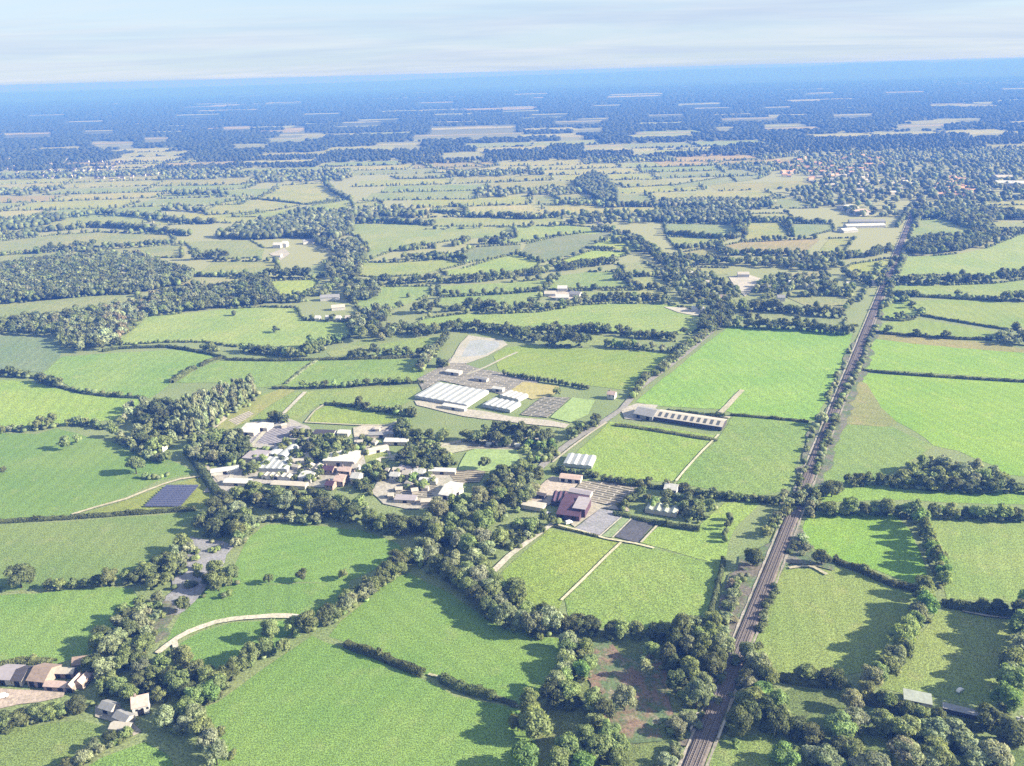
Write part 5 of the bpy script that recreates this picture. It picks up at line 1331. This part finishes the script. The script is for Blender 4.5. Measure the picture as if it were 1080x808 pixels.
# the nursery, centre
building('glasshouse', 'big white multi-bay glasshouse at the head of the nursery, largest roof in view', 'glasshouse', (437.5, 421), (492.5, 431), 42, 3.2, 3.75, 'spans', 'glass', 'glass', 8)
building('glasshouse', 'smaller white glasshouse in front of the flower bed, right of the big one', 'glasshouse', (509, 430), (538, 436), 20, 3.0, 3.7, 'spans', 'glass', 'glass', 5)
building('glasshouse', 'white glasshouse block behind the smaller one, beside the flower bed', 'glasshouse', (527, 420), (547, 425), 16, 3.0, 3.6, 'spans', 'white', 'glass', 4)
lg = building('glasshouse', 'long narrow glasshouse with striped roof beside the roadside paddock', 'glasshouse', (690, 444), (761, 455), 19, 3.6, 5.8, 'gable', 'cream', 'dark')
st = MB(); a_, b_ = P(690, 444), P(761, 455); L_ = (b_ - a_).length
for i in range(10):
    cx_ = -L_ / 2 + L_ * (i + .7) / 10.4
    for (ya, yb) in ((1.2, 8.2),):
        za, zb = 3.68 + (5.8 - 3.48) * (ya + .35) / 9.85, 3.68 + (5.8 - 3.48) * (yb + .35) / 9.85
        st.add([(cx_ - 1.6, ya, za + .06), (cx_ + 1.2, ya, za + .06), (cx_ + 1.2, yb, zb + .06), (cx_ - 1.6, yb, zb + .06)], [(0, 1, 2, 3)])
st.obj('roof_light', paint('dark_glazing', (120, 124, 124), 0.3, 0.15, 0.4), lg)
building('packing_shed', 'grey ridged packing shed at the road end of the long striped glasshouse', 'shed', (668, 441), (688, 445), 20, 4.0, 7.0, 'gable', 'grey', 'grey', doors=2)
building('glasshouse', 'small striped glasshouse in the paddock corner by the road', 'glasshouse', (594, 492.5), (624, 495.5), 20, 2.6, 3.3, 'spans', 'glass', 'glass', 4)
building('barn', 'dark purple-roofed barn beside the pale gravel bed', 'barn', (587, 548), (611, 551), 32, 4.0, 6.2, 'gable', 'purple', 'purple', doors=2)
building('glasshouse', 'low pale glasshouse bay set into the purple-roofed barn front', 'glasshouse', (604, 545.2), (617, 547), 18, 6.6, 7.0, 'flat', 'lilac', 'purple')
building('shed', 'dark striped shed beside the purple-roofed barn, on the pale yard', 'shed', (581, 534), (596, 535), 16, 3.4, 4.6, 'spans', 'purple', 'dark', 3)
building('shed', 'small pale sheeted shed behind the dark striped one', 'shed', (600, 523), (622, 527), 7, 3.0, 4.0, 'gable', 'lilac', 'cream')
building('shed', 'low grey-green roofed shed behind the dark clipped hedge', 'shed', (680, 541.5), (713, 547), 11, 3.0, 4.2, 'spans', 'green', 'cream', 4)
building('house', 'white-roofed house among the garden trees above the grey-green shed', 'house', (700, 522), (713, 524), 10, 4.5, 7.0, 'gable', 'white', 'white', chimney=True, windows=2)
building('shed', 'long brick store behind trees at the top of the pale nursery yard', 'shed', (590, 508.5), (612, 511), 8, 3.2, 4.6, 'gable', 'pink', 'white', doors=3)
building('shed', 'small dark open shed standing on the pale nursery yard', 'shed', (565, 525.5), (574, 527.5), 4, 2.6, 3.0, 'flat', 'dark', 'dark')
building('shed', 'pale low roof at the left edge of the nursery yard', 'shed', (550, 537), (572, 541), 8, 3.0, 3.4, 'flat', 'cream', 'cream')
# the village, left of centre
VG = [
 ('polytunnel', 'pale polytunnel with rounded roof, leftmost beside the hard standing', 'polytunnel', (280, 482), (291, 483.5), 22, 1.2, 3.4, 'tunnel', 'glass', 'glass', 1),
 ('polytunnel', 'pale polytunnel with rounded roof, middle one by the hard standing', 'polytunnel', (291.5, 483.5), (302, 484.5), 22, 1.2, 3.4, 'tunnel', 'glass', 'glass', 1),
 ('glasshouse', 'large low white glasshouse in front of the polytunnels', 'glasshouse', (271, 498), (303, 499), 22, 3.0, 3.5, 'spans', 'glass', 'glass', 5),
 ('warehouse', 'large white flat-roofed warehouse behind the pink-roofed houses', 'warehouse', (341, 492.5), (373, 493.5), 20, 5.0, 5.6, 'mono', 'white', 'cream', 1),
 ('shed', 'long white shed by the stream, left edge of the village', 'shed', (223, 503), (252, 499), 8, 3.0, 4.2, 'gable', 'white', 'white', 1),
 ('shed', 'white wedge-shaped shed at the top left of the village yards', 'shed', (252, 460), (268, 461), 16, 3.5, 5.5, 'mono', 'white', 'cream', 1),
 ('shed', 'white ridged shed right of the wedge-shaped one', 'shed', (270, 455), (282, 456), 12, 3.5, 5.0, 'gable', 'white', 'cream', 1),
 ('shed', 'white-roofed shed with bright end wall below the large glasshouse', 'shed', (315, 508), (328, 510), 12, 3.6, 5.4, 'gable', 'white', 'white', 1),
 ('shed', 'pale double shed beside the large flat-roofed warehouse', 'shed', (320, 499), (337, 500), 10, 3.2, 4.6, 'spans', 'cream', 'white', 2),
 ('shed', 'low pale shed in the trees below the long white stream shed', 'shed', (236, 513), (262, 514), 8, 2.8, 3.8, 'gable', 'white', 'cream', 1),
 ('shed', 'row of low pale workshops in front of the village glasshouse', 'shed', (276, 506), (306, 508), 6, 3.0, 4.0, 'spans', 'cream', 'white', 5),
 ('shed', 'dark-roofed long shed with white front above the village copse', 'shed', (331, 461), (352, 462), 9, 3.0, 4.6, 'gable', 'dark', 'white', 1),
 ('shed', 'small white shed right of the dark-roofed long one', 'shed', (356, 461), (367, 461.5), 8, 3.2, 4.4, 'gable', 'white', 'white', 1),
 ('shed', 'long grey stable range above the central copse', 'stable', (389, 463), (415, 462), 7, 3.0, 4.2, 'gable', 'grey', 'cream', 1),
 ('shed', 'long white roof beneath the wooded garden, right of the stable range', 'shed', (405, 470), (430, 470.5), 6, 3.0, 4.0, 'mono', 'white', 'cream', 1),
 ('shed', 'long pale shed slanting beside the village copse', 'shed', (388, 481), (410, 476), 7, 3.0, 4.2, 'gable', 'cream', 'white', 1),
 ('house', 'red-brick house with pink gabled roof, in front of the warehouse', 'house', (352, 513), (362, 514), 12, 4.2, 6.6, 'gable', 'pink', 'brick', 1),
 ('house', 'pink-roofed wing joined beside the red-brick village house', 'house', (357, 502), (369, 503), 8, 4.0, 6.2, 'gable', 'pink', 'brick', 1),
 ('house', 'dark purple-roofed house left of the pink-roofed village houses', 'house', (340, 501), (351, 502), 8, 4.0, 6.2, 'gable', 'purple', 'brick', 1),
 ('house', 'dark-roofed brick cottage half hidden by trees under the pink-roofed houses', 'house', (343, 517), (351, 518), 8, 3.8, 6.0, 'gable', 'purple', 'brick', 1),
 ('house', 'white-gabled house right of the pink roofs, by the garden trees', 'house', (370, 511), (378, 512), 9, 5.2, 8.4, 'gable', 'white', 'white', 1),
 ('house', 'small white house tucked behind the white-gabled one', 'house', (371, 500), (377, 500.5), 7, 4.6, 7.0, 'gable', 'cream', 'white', 1),
 ('house', 'white cottage at the left end of the central garden rows', 'house', (411, 508), (420, 509), 7, 4.4, 6.8, 'gable', 'white', 'white', 1),
 ('house', 'white cottage second along the central garden rows', 'house', (424, 506), (433, 507), 7, 4.4, 6.8, 'gable', 'cream', 'white', 1),
 ('house', 'tall white cottage above the striped garden beds', 'house', (436, 505), (446, 506), 8, 4.6, 7.2, 'gable', 'white', 'white', 1),
 ('shed', 'long thin pale shed along the top of the central gardens', 'shed', (452, 501), (480, 502), 5, 2.8, 3.6, 'mono', 'white', 'cream', 1),
 ('shed', 'low white workshop in the central gardens, below the thin one', 'shed', (442, 511), (460, 512), 6, 2.8, 3.8, 'gable', 'white', 'white', 1),
 ('hall', 'white ridged hall right of the striped garden beds', 'hall', (463, 527), (476, 529), 22, 4.0, 6.2, 'gable', 'white', 'white', 1),
 ('hall', 'lower white annexe joined to the right of the ridged hall', 'hall', (476.5, 527), (489, 520), 12, 3.2, 4.0, 'mono', 'cream', 'white', 1),
 ('shed', 'pale shed at the foot of the central gardens beside the wood', 'shed', (444, 534), (466, 533), 6, 2.8, 3.6, 'gable', 'cream', 'cream', 1),
 ('hut', 'small white garden hut, leftmost of four below the trees', 'hut', (513, 471.5), (518, 471.8), 3.5, 2.4, 3.4, 'gable', 'white', 'white', 1),
 ('hut', 'small white garden hut, second of four below the trees', 'hut', (524, 472), (529, 472.3), 3.5, 2.4, 3.4, 'gable', 'white', 'white', 1),
 ('hut', 'small white garden hut, third of four below the trees', 'hut', (533.5, 472.3), (538, 472.6), 3.5, 2.4, 3.4, 'gable', 'white', 'white', 1),
 ('hut', 'small white garden hut, rightmost of four below the trees', 'hut', (543, 472.8), (548, 473), 3.5, 2.4, 3.4, 'gable', 'white', 'white', 1),
 ('shed', 'cluttered pale shed at the top of the nursery yard by the pond', 'shed', (470, 395), (484, 397), 8, 3.0, 4.2, 'gable', 'white', 'cream', 1),
 ('shed', 'small grey shed in the middle of the dark nursery yard', 'shed', (500, 402), (513, 404), 6, 2.8, 3.8, 'gable', 'grey', 'cream', 1),
 ('shed', 'white shed between the dark nursery yard and the flower bed', 'shed', (519, 413), (530, 414.5), 6, 3.0, 4.0, 'gable', 'white', 'white', 1),
 ('shed', 'long low white shed below the big glasshouse front', 'shed', (466, 431), (490, 435), 5, 2.6, 3.4, 'mono', 'white', 'white', 1),
 ('house', 'reddish cottage at the road bend above the long glasshouse', 'house', (640, 421), (648, 422), 8, 4.4, 7.0, 'gable', 'pink', 'white', 1),
 ('house', 'pale cottage in the wood beside the solar panels', 'house', (165, 477), (172, 477.5), 7, 4.6, 7.2, 'gable', 'white', 'white', 1),
 ('shed', 'broad low grey roof beside the left polytunnel', 'shed', (256, 487), (276, 489), 16, 3.0, 3.6, 'mono', 'lilac', 'cream', 1),
 ('shed', 'broad pale flat roof between the warehouse and the polytunnels', 'shed', (306, 492), (326, 493), 18, 3.2, 3.6, 'flat', 'cream', 'cream', 1),
 ('shed', 'wide grey shed roof behind the white cottages of the central gardens', 'shed', (420, 500), (440, 500.5), 10, 3.0, 4.0, 'gable', 'lilac', 'cream', 1),
 ('shed', 'long low pale shed along the lower edge of the village yard', 'shed', (286, 515), (322, 517), 7, 2.8, 3.6, 'gable', 'cream', 'cream', 1),
 ('shed', 'low grey shed at the foot of the striped garden beds', 'shed', (416, 531), (438, 532), 7, 2.6, 3.2, 'mono', 'lilac', 'cream', 1),
]
for v in VG:
    nm, lb, ct, A, B, dp, ev, rg, rt, rc, wc, sp = v
    building(nm, lb, ct, A, B, dp, ev, rg, rt, rc, wc, sp, chimney=(nm == 'house'), windows=2 if nm == 'house' else 0, doors=1 if nm in ('shed', 'hall', 'warehouse') else 0)
# the courtyard farm, bottom left
building('barn', 'grey-roofed barn at the far left of the courtyard farm', 'barn', (-6, 723), (13, 724), 12, 3.6, 6.2, 'gable', 'lilac', 'cream', doors=1)
building('barn', 'second barn of the courtyard farm, grey roof with a dark slope', 'barn', (13.5, 724.5), (24, 725), 12, 3.6, 6.2, 'gable', 'dark', 'cream', doors=1)
building('barn', 'brown-tiled barn in the middle of the courtyard farm', 'barn', (30, 725), (48, 727), 14, 4.0, 7.6, 'gable', 'brown', 'brick', doors=2)
building('farm_range', 'pale low front range of the farm courtyard', 'farm building', (47, 729), (70, 730.5), 4.5, 2.6, 4.0, 'gable', 'pink', 'brick', doors=2)
building('farm_range', 'long pale-tiled range on the right of the farm courtyard', 'farm building', (71, 731), (77, 731.6), 24, 3.0, 5.4, 'spans', 'pink', 'brick', doors=1)
building('farm_range', 'outermost pinkish range of the farm, against the stream wood', 'farm building', (79, 727), (88, 728), 17, 3.0, 5.4, 'spans', 'pink', 'brick')
building('farm_range', 'back range of the farm courtyard with a pale roof', 'farm building', (56, 716), (78, 716.5), 5, 3.0, 5.0, 'gable', 'cream', 'brick', doors=2)
building('farm_range', 'brown-roofed rear wing of the courtyard farm beside the trees', 'farm building', (77, 708), (93, 706), 7, 3.2, 6.0, 'gable', 'brown', 'brick')
building('house', 'pink-roofed house with white walls in the trees, bottom left', 'house', (141, 757), (158, 753), 9, 5.0, 8.6, 'gable', 'pink', 'white', chimney=True, windows=3, doors=1)
building('shed', 'grey slanting outbuilding beside the pink-roofed house', 'shed', (105, 752), (118, 756), 6, 2.8, 4.6, 'gable', 'grey', 'cream', doors=1)
building('shed', 'second grey outbuilding along the yard of the pink-roofed house', 'shed', (120, 762), (133, 768), 6, 2.8, 4.6, 'gable', 'grey', 'cream', doors=1)
building('shed', 'low pale shed below the yard of the pink-roofed house', 'shed', (116, 774), (136, 775.5), 5, 2.6, 3.8, 'gable', 'cream', 'cream')
# bottom right
building('shed', 'low flat pale grey shed at the edge of the shaded pasture', 'shed', (953, 743), (982, 749), 8, 2.6, 3.0, 'flat', 'green', 'cream', doors=1)
building('shed', 'long thin grey shed half in shade, bottom right', 'shed', (994, 752), (1036, 762), 4, 2.4, 3.0, 'flat', 'grey', 'dark')
building('house', 'white cottage at the right edge among trees', 'house', (1072, 776), (1086, 779), 7, 4.6, 7.0, 'gable', 'white', 'white', chimney=True, windows=2)
# farther off
FB = [
 ('cottage', 'white gabled cottage below the grove, leftmost of four', 'cottage', (332, 339), (337, 339), 8, 4, 7, 'white'),
 ('cottage', 'white gabled cottage below the grove, second of four', 'cottage', (343, 339), (348, 339), 8, 4, 7, 'white'),
 ('cottage', 'white gabled cottage below the grove, third of four', 'cottage', (354, 339), (359, 339), 8, 4, 7, 'white'),
 ('cottage', 'white gabled cottage below the grove, rightmost of four', 'cottage', (364, 339), (369, 339), 8, 4, 7, 'cream'),
 ('barn', 'long pale barn behind the four white cottages', 'barn', (338, 318), (358, 317), 12, 5, 8, 'grey'),
 ('barn', 'pale farm roof in the trees above the four white cottages', 'barn', (350, 328), (364, 327), 10, 4, 7, 'cream'),
 ('farmhouse', 'white farmhouse by the dark wood, far left pastures', 'farmhouse', (288, 262), (296, 262), 12, 6, 10, 'white'),
 ('barn', 'tall white barn beside the farmhouse at the dark wood', 'barn', (297, 261), (302, 261), 14, 7, 11, 'white'),
 ('barn', 'small pale barn below the farmhouse at the dark wood', 'barn', (288, 272), (296, 272), 10, 4, 7, 'cream'),
 ('barn', 'pale long barn at the right end of the dark wood', 'barn', (320, 258), (332, 257), 12, 5, 8, 'grey'),
 ('barn', 'wide pale barn of the middle farm, left roof', 'barn', (574, 313), (586, 313), 12, 4, 7, 'cream'),
 ('barn', 'white barn of the middle farm, nearest the hedge', 'barn', (586, 317), (600, 317), 12, 4, 7, 'white'),
 ('barn', 'pale barn of the middle farm, behind the white one', 'barn', (588, 308), (598, 308), 12, 5, 8, 'white'),
 ('barn', 'right-hand barn of the middle farm, lower pale roof', 'barn', (600, 313), (611, 314), 12, 4, 7, 'grey'),
 ('house', 'white house on the pale strip beside the road bend', 'house', (729, 329), (741, 330), 10, 4, 7, 'white'),
 ('house', 'white house in the leafy right-hand village, by the main road', 'house', (727, 293), (731, 293), 10, 6, 9, 'white'),
 ('house', 'small white house in the leafy village, right of the green', 'house', (832, 303), (837, 303), 10, 6, 9, 'white'),
 ('house', 'long pale house at the top of the village green', 'house', (778, 293), (790, 293), 10, 5, 8, 'cream'),
 ('house', 'pale house in the trees left of the village green', 'house', (740, 302), (748, 302), 10, 5, 8, 'cream'),
 ('house', 'brown-roofed house in trees below the village green', 'house', (758, 318), (766, 318), 10, 5, 8, 'brown'),
 ('house', 'pale house with grey roof behind the village hedge trees', 'house', (806, 308), (813, 308), 10, 5, 8, 'grey'),
 ('house', 'pale house beside the railway trees at the village end', 'house', (852, 305), (859, 305), 10, 5, 8, 'white'),
 ('house', 'small white house closest to the railway in the leafy village', 'house', (893, 304), (898, 304), 10, 5, 8, 'white'),
 ('house', 'cream house right of the railway by the hedge clump', 'house', (920, 302), (925, 302), 10, 5, 8, 'cream'),
 ('house', 'pale house under the village trees, near the big green field', 'house', (781, 328), (788, 328), 9, 4, 7, 'cream'),
 ('house', 'grey-roofed house in the middle of the leafy village', 'house', (820, 318), (828, 318), 10, 5, 8, 'grey'),
 ('glasshouse', 'long white glasshouse beside the far railway, front row', 'glasshouse', (890, 246), (905, 245), 24, 4, 7, 'white'),
 ('glasshouse', 'long white shed beside the far railway, second row', 'glasshouse', (893, 241), (934, 240), 20, 4, 7, 'white'),
 ('glasshouse', 'pale low works roof beside the far railway, third row', 'glasshouse', (896, 236), (934, 236), 18, 4, 7, 'grey'),
 ('factory', 'white factory roof near the far town, left of the railway', 'factory', (896, 223), (906, 222), 40, 7, 10, 'white'),
 ('factory', 'pinkish factory roof near the far town, left of the railway', 'factory', (905, 228), (918, 227), 40, 7, 10, 'pink'),
 ('factory', 'big white works at the right edge beyond the far field', 'factory', (1050, 197), (1090, 198), 60, 9, 12, 'white'),
 ('factory', 'smaller pale works left of the big white works', 'factory', (1052, 191), (1070, 191), 60, 9, 12, 'cream'),
]
for nm, lb, ct, A, B, dp, ev, rg, rc in FB:
    building(nm, lb, ct, A, B, dp, ev, rg, 'gable', rc, 'white', base=0.1)
# the far town: houses of one kind nothing tells apart, and blocks of roofs by colour
TOWN = []
def town(label, cat, group, px, n, rc, w=(9, 14)):
    poly = px; xs = [p[0] for p in poly]; ys = [p[1] for p in poly]; proto = None; k = 0
    while k < n:
        x, y = random.uniform(min(xs), max(xs)), random.uniform(min(ys), max(ys))
        if not inside((x, y), poly): continue
        k += 1; p = P(x, y); ww = random.uniform(*w)
        if proto is None:
            proto = building('house', label, cat, (x, y), (x + 2, y), 9, 5.0, 8.0, 'gable', rc, 'cream', group=group, base=0.05)
            proto['u'] = (P(x + 2, y) - P(x, y)).length; del proto['u']
            L0 = (P(x + 2, y) - P(x, y)).length; proto.scale = (ww / L0, 1.1, 1); proto.location = p; protoL = L0
        else:
            o = proto.copy(); COL.objects.link(o); o.location = p; o.rotation_euler = (0, 0, random.uniform(-.5, .5)); o.scale = (ww / protoL, random.uniform(.9, 1.3), random.uniform(.9, 1.2))
            for ch in proto.children:
                c = ch.copy(); COL.objects.link(c); c.parent = o
town('pale-walled house with orange-red roof among trees of the distant town', 'house', 'orange-roofed houses of the distant town', [(815,172),(850,166),(900,164),(930,168),(935,178),(880,190),(850,192),(825,186)], 75, 'orange', (10, 16))
town('pale-roofed house among trees, lower side of the distant town', 'house', 'pale-roofed houses of the distant town', [(850,184),(900,176),(930,186),(960,192),(970,205),(920,208),(880,204),(855,196)], 55, 'cream', (9, 15))
town('orange-roofed house in the estate right of the railway end', 'house', 'estate houses right of the railway end', [(985,196),(1000,188),(1020,190),(1030,200),(1022,209),(992,209)], 55, 'orange', (10, 15))
town('house roof at the foot of the far left plain', 'house', 'houses of the far left village', [(0,165),(40,160),(90,168),(150,174),(170,184),(120,192),(60,190),(10,182)], 110, 'dark', (8, 13))
# little sheds packed between the trees of the village, one like another
proto = None
for (sx, sy) in [(258,494),(262,500),(268,488),(307,489),(311,496),(318,486),(330,482),(336,502),(306,460),(300,452),(372,486),(380,470),(394,470),(400,490),(408,500),(418,500),(430,515),(448,519),(452,507),(421,520),(412,527),(438,522),(346,472),(398,456)]:
    p = P(sx, sy)
    if proto is None:
        proto = building('shed', 'tiny pale garden shed among the trees and yards of the village', 'shed', (sx, sy), (sx + 5, sy), 4, 2.4, 3.4, 'gable', 'cream', 'cream', group='tiny garden sheds in the village'); continue
    o = proto.copy(); COL.objects.link(o); o.location = (p.x, p.y, .56); o.rotation_euler = (0, 0, random.uniform(-.7, .7)); o.scale = (random.uniform(.7, 1.6), random.uniform(.8, 1.5), random.uniform(.9, 1.2))
    for ch in proto.children:
        c = ch.copy(); COL.objects.link(c); c.parent = o
# ------------------------------------------------------------------ solar panels
M_PV = NT('solar_cells'); tcp = M_PV.n('ShaderNodeTexCoord').outputs['Object']
bk = M_PV.n('ShaderNodeTexBrick'); bk.offset = 0.0; bk.inputs['Scale'].default_value = 1.0; bk.inputs['Brick Width'].default_value = 1.1; bk.inputs['Row Height'].default_value = 1.7
bk.inputs['Mortar Size'].default_value = 0.05
bk.inputs['Color1'].default_value = (0.030, 0.036, 0.085, 1); bk.inputs['Color2'].default_value = (0.045, 0.05, 0.10, 1); bk.inputs['Mortar'].default_value = (0.22, 0.22, 0.25, 1)
M_PV.l(tcp, bk.inputs[0]); M_PV.l(bk.outputs['Color'], M_PV.b.inputs['Base Color']); M_PV.b.inputs['Roughness'].default_value = 0.28; M_PV.b.inputs['Specular IOR Level'].default_value = 0.5
NROW = 11
for i in range(NROW):
    t = i / (NROW - 1)
    a, b = P(152.5 + (174 - 152.5) * t, 535.5 + (515.5 - 535.5) * t), P(191 + (208.5 - 191) * t, 535.5 + (515.5 - 535.5) * t)
    c = (a + b) / 2; L = (b - a).length
    nth = 'nearest' if i == 0 else 'farthest' if i == NROW - 1 else ORD[i]
    e = thing('solar_array', f'row of dark blue solar panels on the grass, {nth} row' + ('' if i in (0, NROW - 1) else ' from the near side'), 'solar panels', (c.x, c.y, 0.5), math.atan2(b.y - a.y, b.x - a.x), 'solar panel rows')
    mb = MB(); h0, h1, dp = 0.7, 1.7, 2.6
    mb.add([(-L / 2, 0, h0), (L / 2, 0, h0), (L / 2, dp, h1), (-L / 2, dp, h1), (-L / 2, 0, h0 - .06), (L / 2, 0, h0 - .06), (L / 2, dp, h1 - .06), (-L / 2, dp, h1 - .06)],
           [(0, 1, 2, 3), (0, 4, 5, 1), (1, 5, 6, 2), (2, 6, 7, 3), (3, 7, 4, 0), (7, 6, 5, 4)])
    mb.obj('panel', M_PV.m, e)
    sb = MB()
    for k in range(7):
        x = -L / 2 + L * (k + .5) / 7
        sb.box(x - .05, x + .05, .4, .5, 0, .82); sb.box(x - .05, x + .05, dp - .5, dp - .4, 0, 1.42)
    sb.obj('stand', M_FRAME, e)
# ------------------------------------------------------------------ the small bridge that carries the railway over the stream, and a few vehicles
M_STONE = paint('bridge_stone', (206, 196, 186), 0.9, 0.2, 0.8, 0.5)
for s_, w_ in ((-6.6, 'left'), (6.6, 'right')):
    tt = (P(743, 768) - RA).dot(rd); e = thing('bridge_parapet', f'pale stone parapet of the low railway bridge, on its {w_} side', 'parapet', tuple(rl(tt, s_, 0.5)), math.atan2(rd.y, rd.x), 'bridge parapets')
    mb = MB(); mb.box(-6, 6, -.35, .35, 0, 1.9); mb.obj('wall', M_STONE, e)
    mb = MB(); mb.box(-6.3, 6.3, -.5, .5, 1.9, 2.15); mb.obj('coping', M_CREAM, e)
def vehicle(label, cat, x, y, rz, rgb, L=4.4, Wd=1.8, Hh=1.5, van=False):
    p = P(x, y); e = thing('parked_van' if van else 'parked_car', label, cat, (p.x, p.y, 0.8), rz)
    body = paint('car_paint', rgb, 0.3, 0.05, 0.5, 0.7); mb = MB()
    hb = Hh * .56
    pf = [(-L / 2, .3), (-L / 2, hb), (-L * .44, hb + .03)] + ([(-L * .44, Hh), (L * .22, Hh), (L * .36, hb + .1)] if van else [(-L * .34, Hh), (L * .12, Hh), (L * .26, hb + .05)]) + [(L / 2 - .1, hb - .08), (L / 2, .35)]
    n = len(pf); vs = [(x_, s * Wd / 2 * (0.86 if z_ > hb + .2 else 1), z_) for s in (-1, 1) for x_, z_ in pf]
    mb.add(vs, [tuple(range(n)), tuple(range(n, 2 * n))[::-1]] + [(i, n + i, n + (i + 1) % n, (i + 1) % n) for i in range(n)]); mb.obj('body', body, e)
    g = MB(); g.add([(L * .13, -Wd * .40, Hh - .04), (L * .13, Wd * .40, Hh - .04), (L * (.35 if van else .25), Wd * .44, hb + .16), (L * (.35 if van else .25), -Wd * .44, hb + .16)], [(0, 1, 2, 3)])
    for v in range(4): g.v[v] = (g.v[v][0] + .06, g.v[v][1], g.v[v][2] + .06)
    g.obj('windscreen', M_DARK, e)
    for sx in (-.31, .31):
        for sy in (-1, 1):
            wv = MB(); wv.tube((L * sx, sy * (Wd / 2 - .18), .32), (L * sx, sy * (Wd / 2 + .02), .32), .32, .32, 10); wv.obj('wheel', M_DARK, e)
vehicle('white van parked on the farmyard by the picture edge', 'van', 3, 737, 0.3, (240, 240, 238), 5.4, 2.0, 2.3, True)
vehicle('small white car alone in the shaded pasture above the thin shed', 'car', 1012, 730, 0.6, (240, 240, 240))
vehicle('dark car parked on the pale nursery yard', 'car', 570, 531, 0.2, (60, 62, 66))
vehicle('white van standing at the corner of the gravel bed lane', 'van', 600, 553, 0.5, (238, 238, 236), 5.4, 2.0, 2.3, True)
vehicle('silver car on the lane in front of the purple-roofed barn', 'car', 578, 543, 0.6, (190, 192, 196))
